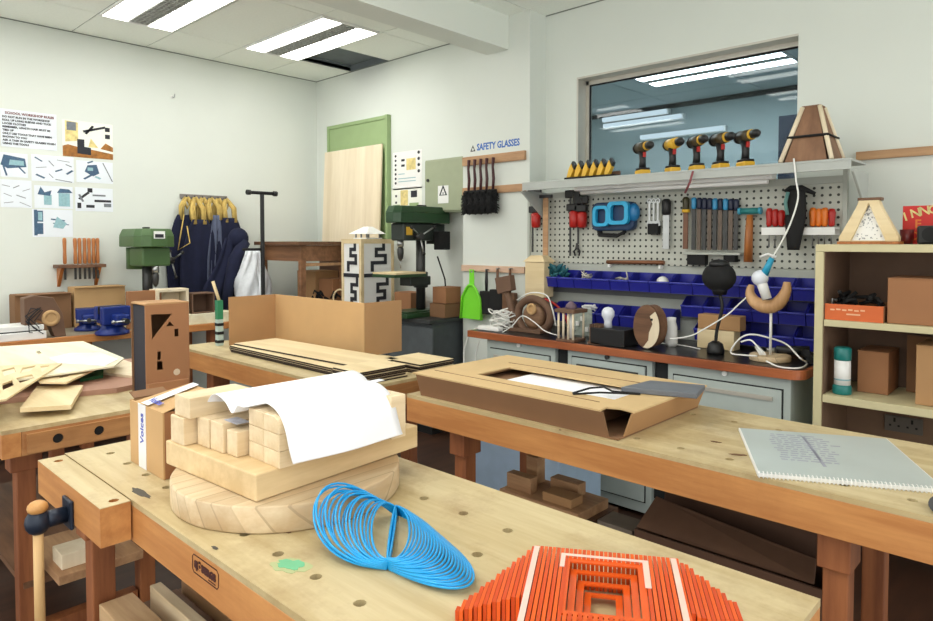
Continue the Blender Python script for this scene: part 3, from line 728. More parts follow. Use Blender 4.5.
# plywood sheet leaning on the green door
a = Py(328, 153, WY-.03); b = Py(385, 145, WY-.03)
single('plywood_sheet', MB().hexa([(a.x, WY-.13, BZ+.001), (b.x, WY-.13, BZ+.001), (b.x, WY-.115, BZ+.001), (a.x, WY-.115, BZ+.001), (a.x, WY-.066, a.z), (b.x, WY-.066, a.z), (b.x, WY-.051, a.z), (a.x, WY-.051, a.z)]), m_plyz, 'tall cream plywood sheet leaning against the green door', 'plywood')
# pilaster: sign and rails
PF = 3.575
a = Py(470, 152.5, PF); b = Py(520.5, 138, PF)
sg = thing('safety_sign', 'blue SAFETY GLASSES lettering sign above the brush rail', 'sign', (a.x+.2, PF, a.z))
sw = b.x-a.x; sh = .075
part('strip', MB().prism(rect(0, 0, sw+.01, sh+.02), .001, (a.x-.005, PF-.0005, a.z-.012), X3, Z3), m_wall, sg, True)
q = textmb('SAFETY GLASSES', .066, (a.x+.07, PF-.0016, a.z+.008), X3, Z3, bold=.0022)
mxw = max(v.x for v in q.v)-a.x-.07
for v in q.v: v.x = a.x+.07+(v.x-a.x-.07)*(sw-.075)/mxw
part('lettering', q, m_txtblue, sg, True)
part('symbol', MB().prism([(.005, .004), (.055, .004), (.03, .05)], .0006, (a.x, PF-.0016, a.z), X3, Z3, holes=[[(.03, .036), (.044, .011), (.017, .011)]]), m_txtblk, sg, True)
def rail(label, x0, x1, z0, z1, y=PF, d=.022, mat=None):
    return single('wooden_rail', MB().b2(x0, y-d-.001, z0, x1, y-.001, z1), mat or m_worn, label, 'rail', bevel=.002)
zz = [Py(515, p, PF).z for p in (160.5, 152.5, 192, 184.5, 273, 266.5)]
xa = -3.402; xb = Py(526.5, 160, PF).x; xb = min(xb, -2.79)
rail('upper wooden rail under the safety glasses sign', xa+.01, xb, zz[0]-.004, zz[1]+.004)
rail('middle wooden rail behind the black bench brushes', xa+.01, xb, zz[2], zz[3])
rail('lower wooden rail holding the green dustpan', xa, xb, zz[4], zz[5], mat=wood('pink rail wood', (222, 190, 166), (206, 168, 140), 'x', .6, 24))
# five black bench brushes
br0 = None
bz = zz[1]-.03
for i, px in enumerate((469.5, 475.5, 481.5, 487.5, 494)):
    x = Py(px, 165, PF-.05).x
    loc = (x-.01, PF-.05, bz-.24)
    lab = 'black bench brush hanging by a dark red handle, %s from the left' % ORD[i]
    if br0 is None:
        br0 = thing('bench_brush', lab, 'brush', loc, 0, 'black bench brushes on the upper rail')
        part('handle', MB().tube([(0, 0, .02), (.006, 0, .1), (0, -.002, .18), (.004, 0, .245)], [.009, .011, .009, .012], 8), plain('dark red handle', (70, 28, 32), .5), br0)
        part('stock', MB().b2(-.028, -.02, -.14, .028, .014, .025), m_blackm, br0, bevel=.004)
        bmb = MB(); rr = random.Random(3)
        for k in range(90):
            zq = -.13+.155*rr.random(); sgn = rr.choice((-1, 1)); L = .035+.012*rr.random()
            bmb.cyl((sgn*.012, -.012+.024*rr.random(), zq), (sgn*(.022+L*.7), -.03+.04*rr.random(), zq-.02), .006, .003, 5)
        for k in range(60):
            bmb.cyl((-.024+.048*rr.random(), -.016, -.13+.155*rr.random()), (-.03+.06*rr.random(), -.05, -.145+.16*rr.random()), .006, .003, 5)
        o_ = part('bristles', bmb, m_blackm, br0); o_['kind'] = 'stuff'
    else: dup(br0, loc, label=lab)
# green dustpan + three brushes on the lower rail
gm_ = plain('lime green plastic', (126, 226, 52), .4, 0, .03)
a = Py(472.5, 268, PF-.06); zt_ = a.z; cx_ = Py(472, 300, PF-.06).x; zb_ = Py(472, 319, PF-.06).z
wb_ = (Py(483, 317, PF-.06).x-Py(461.5, 317, PF-.06).x)/2
dp = thing('dustpan', 'lime green dustpan hanging on the lower rail', 'dustpan', (cx_, PF-.05, zb_))
yy = PF-.06; hz = zt_-zb_
out = [(-wb_, 0), (wb_, 0), (wb_*.86, hz*.42), (wb_*.45, hz*.6), (wb_*.22, hz*.66), (wb_*.2, hz*.97), (-wb_*.2, hz*.97), (-wb_*.22, hz*.66), (-wb_*.45, hz*.6), (-wb_*.86, hz*.42)]
part('pan', MB().prism(out, .005, (cx_, yy, zb_), X3, Z3, holes=[circ(wb_*.09, 8, (0, hz*.93))[::-1]]), gm_, dp, True)
part('rim', MB().tube([Vector((cx_+p[0]*.97, yy-.012, zb_+p[1])) for p in [out[1], out[2], out[3], out[4], out[7], out[8], out[9], out[0]]], .009, 8), gm_, dp, True)
part('hook', MB().cyl((cx_, yy-.01, zb_+hz*.93), (cx_, PF-.02, zb_+hz*.93), .005), m_steel, dp, True)
for i, (px, w, zt2, zb2, mt, lab) in enumerate(((486.5, .05, 268, 314, m_blackm, 'black hand brush just right of the green dustpan'), (497.5, .06, 267, 312, m_blackm, 'black wide brush in the middle of the lower rail'), (510, .055, 267, 318, m_brownwood, 'brown wooden scraper hanging at the right of the lower rail'))):
    yq = PF-.045; a = Py(px, zt2, yq); z0 = Py(px, zb2, yq).z
    t = thing('hand_brush', lab, 'brush', (a.x, yq, z0))
    hz = a.z-z0
    part('handle', MB().tube([(a.x, yq, a.z-.01), (a.x+.003, yq-.004, a.z-hz*.3), (a.x, yq, z0+hz*.4)], [.008, .012, .009], 8), m_brownwood if i else m_black, t, True)
    part('head', MB().b2(a.x-w, yq-.022, z0, a.x+w, yq+.02, z0+hz*.5), mt, t, True, .008)
    part('peg', MB().cyl((a.x, yq-.012, a.z-.012), (a.x, PF-.02, a.z-.012), .005, n=8), m_steel, t, True)
# meander lantern
lx0 = Py(340.5, 239, 3.28).x
ltop = 1.42; lz0 = BZ
A = Py(361, 239, 3.26); wl = .26; dl = .34
lx1 = A.x; lx0 = lx1-wl
ln = thing('panel_lantern', 'wood framed lantern tower with black meander lines on white panels', 'lantern', ((lx0+lx1)/2, 3.26+dl/2, lz0))
fr = MB(); e = .028; ly0, ly1 = 3.26, 3.26+dl; lt = Py(361, 240, 3.26).z
for (x, y) in ((lx0, ly0), (lx1-e, ly0), (lx0, ly1-e), (lx1-e, ly1-e)): fr.b2(x, y, lz0+.001, x+e, y+e, lt)
for z in (lz0+.001, lt-e):
    fr.b2(lx0+e, ly0, z, lx1-e, ly0+e, z+e); fr.b2(lx0+e, ly1-e, z, lx1-e, ly1, z+e); fr.b2(lx0, ly0+e, z, lx0+e, ly1-e, z+e); fr.b2(lx1-e, ly0+e, z, lx1, ly1-e, z+e)
part('frame', fr, m_ply, ln, True)
part('panel', MB().b2(lx0+e, ly0+.006, lz0+e, lx1-e, ly0+.012, lt-e), m_white, ln, True)
part('panel', MB().b2(lx1-.012, ly0+e, lz0+e, lx1-.006, ly1-e, lt-e), m_white, ln, True)
def meander(W, Hh, s=1):
    T = .1; L = []
    P_ = [(.72, 1.0), (.72, .82), (.45, .82), (.45, .62), (.78, .62), (.78, .4), (.3, .4), (.3, .18)]
    if s < 0: P_ = [(x, y) for x, y in [(.85, 1.0), (.85, .72), (.5, .72), (.5, .5), (.75, .5), (.75, .28), (.5, .28), (.5, .0)]]
    for (a, b) in zip(P_[:-1], P_[1:]):
        x0, x1 = sorted((a[0], b[0])); y0, y1 = sorted((a[1], b[1]))
        L.append(rect(x0*W-.014, y0*Hh-.014 if y0 > 0 else 0, x1*W+.014, y1*Hh+.014 if y1 < 1 else Hh))
    return L
hm = (lt-lz0-2*e)/2
for (o_, u_, W) in ((Vector((lx0+e, ly0+.0055, 0)), X3, wl-2*e), (Vector((lx1-.0055, ly0+e, 0)), Y3, dl-2*e)):
    mb = MB()
    for k, s in ((0, -1), (1, 1)):
        for i, p in enumerate(meander(W, hm, s)): mb.prism(p, .004+.0004*i, o_+Z3*(lz0+e+k*hm), u_, Z3)
    mb.prism(rect(0, hm-.012, W, hm+.018), .0065, o_+Z3*(lz0+e), u_, Z3)
    part('meander', mb, m_txtblk, ln, True)
part('top', MB().b2(lx0, ly0, lt, lx1, ly1, lt+.008), m_ply, ln, True)
# white paper pavilion on the lantern
A = Py(368, 228, 3.4)
pv = thing('paper_pavilion', 'small white paper pavilion model standing on the lantern', 'model', (A.x, 3.4, lt+.008))
zb = lt+.009
part('roof', MB().hexa([(A.x-.13, 3.3, zb+.04), (A.x+.11, 3.3, zb+.04), (A.x+.11, 3.5, zb+.04), (A.x-.13, 3.5, zb+.04), (A.x-.03, 3.38, zb+.1), (A.x+.03, 3.38, zb+.1), (A.x+.03, 3.42, zb+.1), (A.x-.03, 3.42, zb+.1)]), m_white, pv, True)
part('base', MB().b2(A.x-.09, 3.32, zb, A.x+.08, 3.48, zb+.01), m_white, pv, True)
for (x, y) in ((-.08, 3.33), (.06, 3.33), (-.08, 3.46), (.06, 3.46), (-.01, 3.33)): part('column', MB().b2(A.x+x, y, zb+.01, A.x+x+.01, y+.01, zb+.04), m_postergrey, pv, True)
# brown school desk standing on the corner bench
DX1 = -4.62; q = Px(301, 244, DX1); dy0 = q.y; dzt = q.z+.02
dk = thing('school_desk', 'old brown wooden desk in the back corner with boxes beneath it', 'desk', (-4.95, 3.3, 0))
dx0 = DX1-.62; dy1 = min(Px(345, 240, DX1).y, WY-.15)
FZ = .0
part('top', MB().b2(dx0-.03, dy0-.05, dzt-.03, DX1+.03, dy1+.03, dzt), m_brownwood, dk, True, .004)
m_apr = wood('desk apron brown', (150, 106, 74), (120, 82, 54), 'x', .55, 16)
part('apron', MB().b2(dx0+.03, dy0, dzt-.16, DX1-.03, dy0+.02, dzt-.031), m_apr, dk, True)
part('apron', MB().b2(DX1-.02, dy0+.03, dzt-.16, DX1, dy1-.03, dzt-.031), m_apr, dk, True)
part('rail', MB().b2(DX1-.03, dy0+.03, dzt-.2, DX1+.006, dy1-.03, dzt-.175), m_worn, dk, True)
for (x, y) in ((DX1-.03, dy0), (dx0, dy0), (DX1-.03, dy1-.04), (dx0, dy1-.04)):
    zl = BZ+.001 if y > BY-.02 else .001
    part('leg', MB().hexa([(x, y, zl), (x+.03, y, zl), (x+.03, y+.03, zl), (x, y+.03, zl), (x-.005, y-.005, dzt-.031), (x+.04, y-.005, dzt-.031), (x+.04, y+.04, dzt-.031), (x-.005, y+.04, dzt-.031)]), m_apr, dk, True)
# ================================================================== COUNTER
KZ = .85; KF = 3.01; KB = 3.572; KX0 = -2.83; KX1 = -.885
ct = thing('tool_counter', 'long steel workbench with brown wooden edge under the pegboard', 'workbench', ((KX0+KX1)/2, 3.3, 0))
def rounded(x0, y0, x1, y1, r):
    p = [(x0, y0)]+[(x1-r+r*sin(a), y0+r-r*cos(a)) for a in [pi/2*i/6 for i in range(7)]]+[(x1, y1), (x0, y1)]
    return p
m_ctr = wood('counter edge', (172, 96, 54), (146, 76, 42), 'x', .4, 22)
part('worktop', MB().prism(rounded(KX0, KF, KX1, KB, .06), .04, (0, 0, KZ-.042)), m_ctr, ct, True, .002)
part('mat', MB().prism(rounded(KX0+.015, KF+.02, KX1-.015, KB-.01, .05), .002, (0, 0, KZ-.002)), plain('dark counter mat', (34, 32, 34), .3, 0, .1), ct, True)
cf = 3.05
def cxp(x, y=400): return Py(x, y, cf).x
cabs = [(cxp(487, 360), cxp(555, 370)), (cxp(567.5, 372), cxp(652, 385)), (cxp(667.5, 390), cxp(776, 410))]
cabs[2] = (cabs[2][0], KX1-.06)
for i, (x0, x1) in enumerate(cabs):
    part('cabinet', MB().b2(x0, cf, .02, x1, KB-.02, KZ-.046), m_cab, ct, True, .004)
    tops = KZ-.07
    for k, (za, zb) in enumerate(((tops-.16, tops-.012), (tops-.7, tops-.175)) if i == 1 else ((tops-.7, tops-.03),)):
        part('shadow_gap', MB().b2(x0+.029, cf-.003, za-.006, x1-.029, cf-.0002, zb+.006), m_cabD, ct, True)
        d = part('drawer', MB().b2(x0+.035, cf-.012, za, x1-.035, cf-.0005, zb), m_cab, ct, True, .003)
        part('pull', MB().b2(x0+.07, cf-.02, zb-.05, x1-.07, cf-.0125, zb-.032), m_dsteel if i == 1 and k == 0 else m_alu, d, True)
        if k == 0: part('lock', MB().cyl(((x0+x1)/2, cf-.0005, tops+.012), ((x0+x1)/2, cf-.014, tops+.012), .012), m_dsteel if i == 1 else m_white, d, True)
for _i in (0, 1): part('modesty_panel', MB().b2(cabs[_i][1]+.001, cf+.03, .1, cabs[_i+1][0]-.001, cf+.04, KZ-.046), m_cabD, ct, True)  # dark panels stand in for the shade between the cabinets
# ------------------------------------------------------------------ pegboard
PB = 3.55
def on(x, y, off=0.): return Py(x, y, PB-off)
bx0, bx1 = -2.775, -.86
def pegmat():
    m, nt, N, L, b = nodes('perforated steel panel')
    tc = nt.nodes.new('ShaderNodeTexCoord'); sp = nt.nodes.new('ShaderNodeSeparateXYZ'); L.new(tc.outputs['Object'], sp.inputs[0])
    def cell(o):
        q = nt.nodes.new('ShaderNodeMath'); q.operation = 'MULTIPLY'; q.inputs[1].default_value = 1/.036; L.new(o, q.inputs[0])
        f = nt.nodes.new('ShaderNodeMath'); f.operation = 'FRACT'; L.new(q.outputs[0], f.inputs[0])
        s = nt.nodes.new('ShaderNodeMath'); s.operation = 'SUBTRACT'; s.inputs[1].default_value = .5; L.new(f.outputs[0], s.inputs[0])
        p = nt.nodes.new('ShaderNodeMath'); p.operation = 'POWER'; p.inputs[1].default_value = 2; L.new(s.outputs[0], p.inputs[0]); return p.outputs[0]
    a = nt.nodes.new('ShaderNodeMath'); a.operation = 'ADD'; L.new(cell(sp.outputs['X']), a.inputs[0]); L.new(cell(sp.outputs['Z']), a.inputs[1])
    c = nt.nodes.new('ShaderNodeMath'); c.operation = 'LESS_THAN'; c.inputs[1].default_value = .036; L.new(a.outputs[0], c.inputs[0])
    mx = mix2(nt, c.outputs[0], rgb((190, 192, 182)), rgb((34, 38, 34))); L.new(mx.outputs['Result'], b.inputs['Base Color'])
    b.inputs['Roughness'].default_value = .5
    return m
m_peg = pegmat()
m_pan = plain('panel grey', (178, 182, 174), .5, 0, .03)
pu = thing('pegboard_unit', 'grey perforated tool board with a lit shelf above the counter', 'pegboard', ((bx0+bx1)/2, 3.55, KZ))
part('perforated_panel', MB().b2(bx0+.02, PB, 1.262, bx1-.02, PB+.012, 1.68), m_peg, pu, True)
part('top_strip', MB().b2(bx0+.02, PB-.004, 1.681, bx1-.02, PB+.012, 1.715), m_pan, pu, True)
part('lower_panel', MB().b2(bx0+.02, PB, KZ+.001, bx1-.02, PB+.012, 1.26), m_pan, pu, True)
for z in (1.075, .97): part('bin_rail', MB().b2(bx0+.02, PB-.012, z, bx1-.02, PB-.001, z+.035), plain('bin rail grey', (104, 106, 108), .5), pu, True)
for x in (bx0, bx1-.02): part('post', MB().b2(x, PB-.01, KZ+.001, x+.02, PB+.02, 1.75), m_pan, pu, True, .002)
SH = 1.769; sx0, sx1 = -2.63, -.79
sf = 3.3
m_shelf = plain('shelf steel grey', (176, 180, 176), .45, 0, .04)
sh_ = part('shelf', MB().b2(sx0, sf, SH-.012, sx1, PB+.02, SH).b2(sx0, sf, SH-.05, sx1, sf+.012, SH-.012), m_shelf, pu, True, .002)
for x in (sx0-.012, sx1): part('bracket', MB().prism([(0, 0), (.245, -.17), (.265, -.17), (.265, .01), (0, .01)], .012, (x, sf, SH-.06), Y3, Z3), m_shelf, pu, True, .004)
lx0_, lx1_ = Py(577, 188, 3.42).x, Py(775, 172, 3.42).x
part('lamp_batten', MB().b2(lx0_, 3.38, SH-.065, lx1_, 3.45, SH-.0125), m_white, pu, True, .008)
part('lamp_tube', MB().cyl((lx0_+.03, 3.415, SH-.075), (lx1_-.03, 3.415, SH-.075), .011, n=12), m_white, pu, True)
for i in range(9):  # support strip under the long tools
    pass
# ------------------------------------------------------------------ bins
def make_bin(w, d, h):
    e = .004; t = thing('parts_bin', '', 'bin', (0, 0, 0), 0, 'blue parts bins on the lower board')
    sd = [(0, 0), (0, h), (-d*.45, h), (-d, h*.55), (-d*.9, 0)]
    mb = MB()
    for x in (-w/2, w/2-e): mb.prism(sd, e, (x, 0, 0), Y3, Z3)
    mb.b2(-w/2+e, -e, 0, w/2-e, 0, h); mb.b2(-w/2+e, -d*.9, 0, w/2-e, -e, e)
    mb.hexa([(-w/2+e, -d*.9, e), (w/2-e, -d*.9, e), (w/2-e, -d*.9+e, e), (-w/2+e, -d*.9+e, e), (-w/2+e, -d, h*.55), (w/2-e, -d, h*.55), (w/2-e, -d+e, h*.55), (-w/2+e, -d+e, h*.55)])
    part('tray', mb, m_blue, t)
    part('lip', MB().cyl((-w/2, -d, h*.55), (w/2, -d, h*.55), .006, n=8), plain('blue bin lip', (62, 68, 172), .3), t)
    return t
bins = []
def place_bin(x, z, w, lab):
    key = w
    if key not in BINP: BINP[key] = make_bin(*w); o = BINP[key]; o.location = (x, PB-.013, z); MTX[o.name] = Matrix.Translation(Vector(o.location))
    else: o = dup(BINP[key], (x, PB-.013, z))
    o['label'] = lab; bins.append(o); return o
BINP = {}
wA = (.122, .12, .105)
for i in range(13): place_bin(-2.51+i*.126, 1.115, wA, 'blue plastic parts bin, %s from the left in the top row' % ORD[i])
for i in range(6): place_bin(-1.565+i*.126, .995, wA, 'blue plastic parts bin, %s from the left in the middle row' % ORD[i])
for i in range(5): place_bin(-2.4+i*.16, .905, (.15, .13, .115), 'blue plastic parts bin, %s from the left in the low row behind the counter lamps' % ORD[i])
for i in range(5): place_bin(-1.49+i*.126, .875, wA, 'blue plastic parts bin, %s from the left in the bottom row on the right' % ORD[i])
# bin contents that show
P = Vector((-1.755, PB-.09, 1.115+.012))
single('foam_ball', MB().sph(P+Z3*.045, .034, 16), m_white, 'white foam ball resting in a top row blue bin', 'ball')
rr = random.Random(5)
def clutter(name, label, cat, c, sx, sy, sz, mat, n=26, r=.006, kind=None):
    mb = MB()
    for i in range(n):
        p = Vector((c[0]+(rr.random()-.5)*sx, c[1]+(rr.random()-.5)*sy, c[2]+.01+rr.random()*sz))
        dv = Vector((rr.random()-.5, rr.random()-.5, (rr.random()-.5)*.5)).normalized()*(.02+.03*rr.random())
        mb.tube([p-dv, p+Vector((0, 0, .008)), p+dv], r, 5)
    o = single(name, mb, mat, label, cat); o['kind'] = 'stuff'; return o
clutter('loose_wire_bits', 'tangle of grey wire bits in the third top row bin', 'wire', (-2.26, PB-.07, 1.122), .06, .04, .06, m_alu, 18, .004)
clutter('loose_screws', 'pale screws piled in the fifth top row bin', 'screws', (-2.01, PB-.07, 1.122), .06, .05, .05, m_alu, 16, .004)
clutter('loose_fittings', 'white fittings heaped in the second low row bin', 'fittings', (-2.24, PB-.07, .912), .07, .05, .08, m_white, 22, .008)
# teal cloth heap
P = Py(556, 274, 3.47)
mb = MB(); rq = random.Random(11)
for i in range(46):
    a = rq.random()*6.28; e = rq.random()
    p = P+Vector(((rq.random()-.5)*.14, (rq.random()-.5)*.05, -.03+.05*rq.random()))
    d = Vector((cos(a)*.05, -.02+.02*rq.random(), .02+.035*e))
    mb.tube([p, p+d*.5+Vector((0, 0, .008)), p+d], [.014, .011, .005], 6, flat=.5)
single('rubber_glove_heap', mb, plain('teal rubber', (38, 104, 116), .6, 0, .12), 'heap of crumpled teal rubber in the left end of the top bins', 'gloves')
# cream box tower with a dark foot
a = Py(526, 262, 3.4); b = Py(545, 300, 3.4)
tw = thing('cream_box_tower', 'cream wooden box tower with a dark foot left of the bins', 'box', ((a.x+b.x)/2, 3.44, KZ))
z1 = Py(535, 257, 3.4).z; zm = Py(535, 297, 3.4).z
part('foot', MB().b2(a.x+.01, 3.4, KZ+.001, b.x-.01, 3.48, zm), m_mdf, tw, True)
part('body', MB().b2(a.x, 3.39, zm, b.x, 3.49, z1-.03), m_ply, tw, True, .003)
part('lid', MB().hexa([(a.x-.01, 3.38, z1-.03), (b.x+.01, 3.38, z1-.03), (b.x+.01, 3.5, z1-.03), (a.x-.01, 3.5, z1-.03), (a.x+.03, 3.41, z1+.01), (b.x-.03, 3.41, z1+.01), (b.x-.03, 3.47, z1+.01), (a.x+.03, 3.47, z1+.01)]), m_ply, tw, True)
# ------------------------------------------------------------------ items on the shelf
def cordless(label, x, y, rz, body):
    t = thing('cordless_drill', label, 'drill', (x, y, SH), rz, 'cordless drills on the shelf')
    part('battery', MB().b2(-.045, -.03, .001, .035, .03, .03), m_yellow, t, bevel=.006)
    part('foot_plate', MB().b2(-.04, -.027, .03, .03, .027, .042), m_black, t, bevel=.003)
    part('grip', MB().tube([(-.008, 0, .04), (-.004, 0, .08), (-.012, 0, .135)], [.021, .018, .022], 10), m_black, t)
    part('body', MB().cyl((-.05, 0, .158), (.045, 0, .158), .031, .028, 18), body, t)
    part('motor_cap', MB().lathe([(.012, -.032), (.03, -.024), (.033, 0)], (-.05, 0, .158), 18, (1, 0, 0)), m_black, t)
    part('clutch_ring', MB().cyl((.045, 0, .158), (.062, 0, .158), .026, .024, 18), m_yellow, t)
    part('chuck', MB().lathe([(.023, 0), (.021, .03), (.009, .052)], (.062, 0, .158), 16, (1, 0, 0)), m_black, t)
    part('trigger', MB().b2(.008, -.007, .1, .024, .007, .128), m_red, t, bevel=.002)
for i, (px, py) in enumerate(((643, 172), (673, 168), (697, 165.5), (721, 162.5), (746, 160))):
    q = Py(px, py, 3.4)
    cordless(['yellow and black cordless drill standing leftmost on the shelf', 'cordless drill with the yellowest body, second from left on the shelf', 'cordless drill in the middle of the five on the shelf', 'cordless drill second from the right on the shelf', 'cordless drill rightmost of the five, nearest the conical lamp'][i], q.x, 3.4, -.62-.06*(i % 3), m_yellow if i == 1 else plain('drill dark body', (70, 58, 36), .45))
a = Py(569, 177, 3.4); b = Py(608, 174, 3.4)
rk = thing('clamp_rack', 'low black rack holding the yellow spring clamps on the shelf', 'rack', ((a.x+b.x)/2, 3.4, SH))
part('base', MB().b2(a.x-.01, 3.36, SH+.001, b.x+.06, 3.44, SH+.018), m_blackm, rk, True, .003)
part('fence', MB().b2(a.x-.01, 3.43, SH+.018, b.x+.06, 3.44, SH+.04), m_brownwood, rk, True)
for i in range(6):
    x = a.x+.012+(b.x-a.x-.01)*i/5.
    t = thing('spring_clamp', 'yellow spring clamp with black tips, %s from the left in the rack' % ORD[i], 'clamp', (x, 3.4, SH+.018), 0, 'yellow spring clamps on the shelf')
    part('jaw', MB().prism([(-.02, .001), (.008, .001), (.03, .045), (.012, .085), (-.006, .05)], .035, (0, .0175, 0), X3, Z3), m_yellow, t, bevel=.003)
    part('grip', MB().prism([(.012, .086), (.03, .046), (.042, .07), (.022, .1)], .03, (0, .015, 0), X3, Z3), m_black, t, bevel=.003)
# conical lamp on shelf
P = Py(812, 160, 3.41); zt = Py(817, 107, 3.41).z
def frust(hx0, hx1, zb, zt, c, n=4, rot=pi/4):
    return [[Vector((c.x+h*cos(rot+2*pi*i/n), c.y+h*sin(rot+2*pi*i/n), z)) for i in range(n)] for h, z in ((hx0, zb), (hx1, zt))]
cl = thing('conical_lamp', 'tapered brown board lamp with cream corner strips on the right shelf end', 'lamp', (P.x, 3.42, SH))
rb, rt = .155, .052
lo, up = frust(rb, rt, SH+.002, zt, Vector((P.x, 3.42, 0)))
m_lampb = wood('lamp brown board', (142, 104, 76), (122, 86, 62), 'z', .6, 14)
for i in range(4):
    j = (i+1) % 4
    a0 = lo[i].lerp(lo[j], .09); b0 = lo[i].lerp(lo[j], .91); a1 = up[i].lerp(up[j], .12); b1 = up[i].lerp(up[j], .88)
    n = (b0-a0).cross(a1-a0).normalized()*.006
    part('panel', MB().hexa([a0, b0, b0-n, a0-n, a1, b1, b1-n, a1-n]), m_lampb, cl, True)
    part('corner_strip', MB().tube([lo[i]*.985+Vector((P.x, 3.42, 0))*.015 if 0 else lo[i], up[i]], .011, 6), m_plyz, cl, True)
md = [lo[i].lerp(up[i], .45) for i in range(4)]
part('band', MB().tube([q+(q-Vector((P.x, 3.42, q.z))).normalized()*.014 for q in md], .006, 6, True), m_blackm, cl, True)
part('cap', MB().b2(P.x-.04, 3.38, zt, P.x+.04, 3.46, zt+.006), m_lampb, cl, True)
# rail on the back wall right of the window
a = Py(857, 158, WY); b = Py(933, 148, WY)
rail('long wooden rail on the wall at the right edge above the bookcase', a.x, .6, Py(900, 157.5, WY).z, Py(900, 149, WY).z, WY)
# ------------------------------------------------------------------ tools on the board
T_ = .022
def bar_clamp(label, px, yt, yr0, yr1, yb):
    p = on(px, yt, .04); r0 = on(px, yr0, .04); r1 = on(px, yr1, .04); e = on(px, yb, .04)
    t = thing('bar_clamp', label, 'clamp', (p.x, PB-.04, e.z), 0, 'red handled bar clamps on the board')
    part('bar', MB().b2(p.x-.022, PB-.036, e.z, p.x-.01, PB-.03, p.z), m_dsteel, t, True)
    part('head', MB().b2(p.x-.05, PB-.05, p.z-.05, p.x+.06, PB-.03, p.z), m_black, t, True, .006)
    part('sliding_jaw', MB().b2(p.x-.035, PB-.055, r0.z, p.x+.05, PB-.022, r0.z+.045), m_black, t, True, .006)
    part('screw', MB().cyl((p.x+.02, PB-.045, r1.z), (p.x+.02, PB-.045, p.z-.02), .006), m_steel, t, True)
    part('handle', MB().lathe([(.014, 0), (.03, .01), (.032, r0.z-r1.z-.01), (.018, r0.z-r1.z)], (p.x+.02, PB-.045, r1.z), 14), m_red, t, True)
bar_clamp('red handled bar clamp hanging at the far left end of the board', 534, 190, 213, 228, 252)
bar_clamp('red handled bar clamp left of the cyan mask on the board', 572, 190, 211, 228, 256)
bar_clamp('red handled bar clamp right beside the left try square', 580, 196, 212, 228, 244)
a = on(546, 198, .06); b = on(546, 258, .06)
tq = thing('wooden_straightedge', 'pale wooden straightedge hanging in front of the leftmost clamp', 'ruler', (a.x, PB-.06, b.z))
part('blade', MB().b2(a.x-.02, PB-.066, b.z, a.x+.02, PB-.06, a.z), m_worn, tq, True)
part('stock', MB().b2(a.x-.05, PB-.072, a.z, a.x+.05, PB-.056, a.z+.02), m_dsteel, tq, True)
a = on(577, 251, .02)
sc = thing('pliers', 'small dark pliers hanging below the second bar clamp', 'pliers', (a.x, PB-.02, a.z-.03))
for s in (-1, 1): part('handle', MB().tube([(a.x, PB-.02, a.z+.02), (a.x+s*.022, PB-.02, a.z), (a.x+s*.014, PB-.02, a.z-.03)], .006, 8), m_black, sc, True)
part('jaws', MB().prism([(-.012, .015), (.012, .015), (.004, .05), (-.004, .05)], .01, (a.x, PB-.015, a.z), X3, Z3), m_dsteel, sc, True)
# cyan goggles / mask
A = on(613, 218, .07)
m_mask = plain('mask cyan', (36, 168, 216), .35, 0, .05); m_maskd = plain('mask deep blue', (26, 58, 96), .5, 0, .1)
gg = thing('face_mask_goggles', 'bright cyan goggles with dark blue body hanging on the board', 'goggles', (A.x, PB-.07, A.z-.09))
def rr2(w, h, r, c):
    o = []
    for (sx, sy, a0) in ((1, 1, 0), (-1, 1, pi/2), (-1, -1, pi), (1, -1, 3*pi/2)):
        for k in range(5): o.append((c[0]+sx*(w-r)+r*cos(a0+k*pi/8), c[1]+sy*(h-r)+r*sin(a0+k*pi/8)))
    return o
part('body', MB().prism(rr2(.145, .085, .04, (-.01, .01)), .05, (A.x, PB-.015, A.z), X3, Z3), m_maskd, gg, True, .01)
part('lens_frame', MB().prism(rr2(.07, .068, .03, (.045, .028)), .03, (A.x, PB-.07, A.z), X3, Z3, holes=[rr2(.045, .046, .02, (.045, .028))[::-1]]), m_mask, gg, True, .006)
part('lens_frame', MB().prism(rr2(.055, .062, .03, (-.068, .012)), .03, (A.x, PB-.072, A.z), X3, Z3, holes=[rr2(.034, .042, .018, (-.068, .012))[::-1]]), m_mask, gg, True, .006)
part('side_shell', MB().sph((A.x+.125, PB-.05, A.z+.03), .055, 14, (.7, .6, 1)), plain('mask mid blue', (34, 116, 170), .4), gg, True)
part('strap', MB().tube([(A.x-.12, PB-.04, A.z-.03), (A.x-.1, PB-.045, A.z-.1), (A.x+.02, PB-.05, A.z-.105), (A.x+.07, PB-.045, A.z-.08)], .02, 8, flat=.5), m_blackm, gg, True)
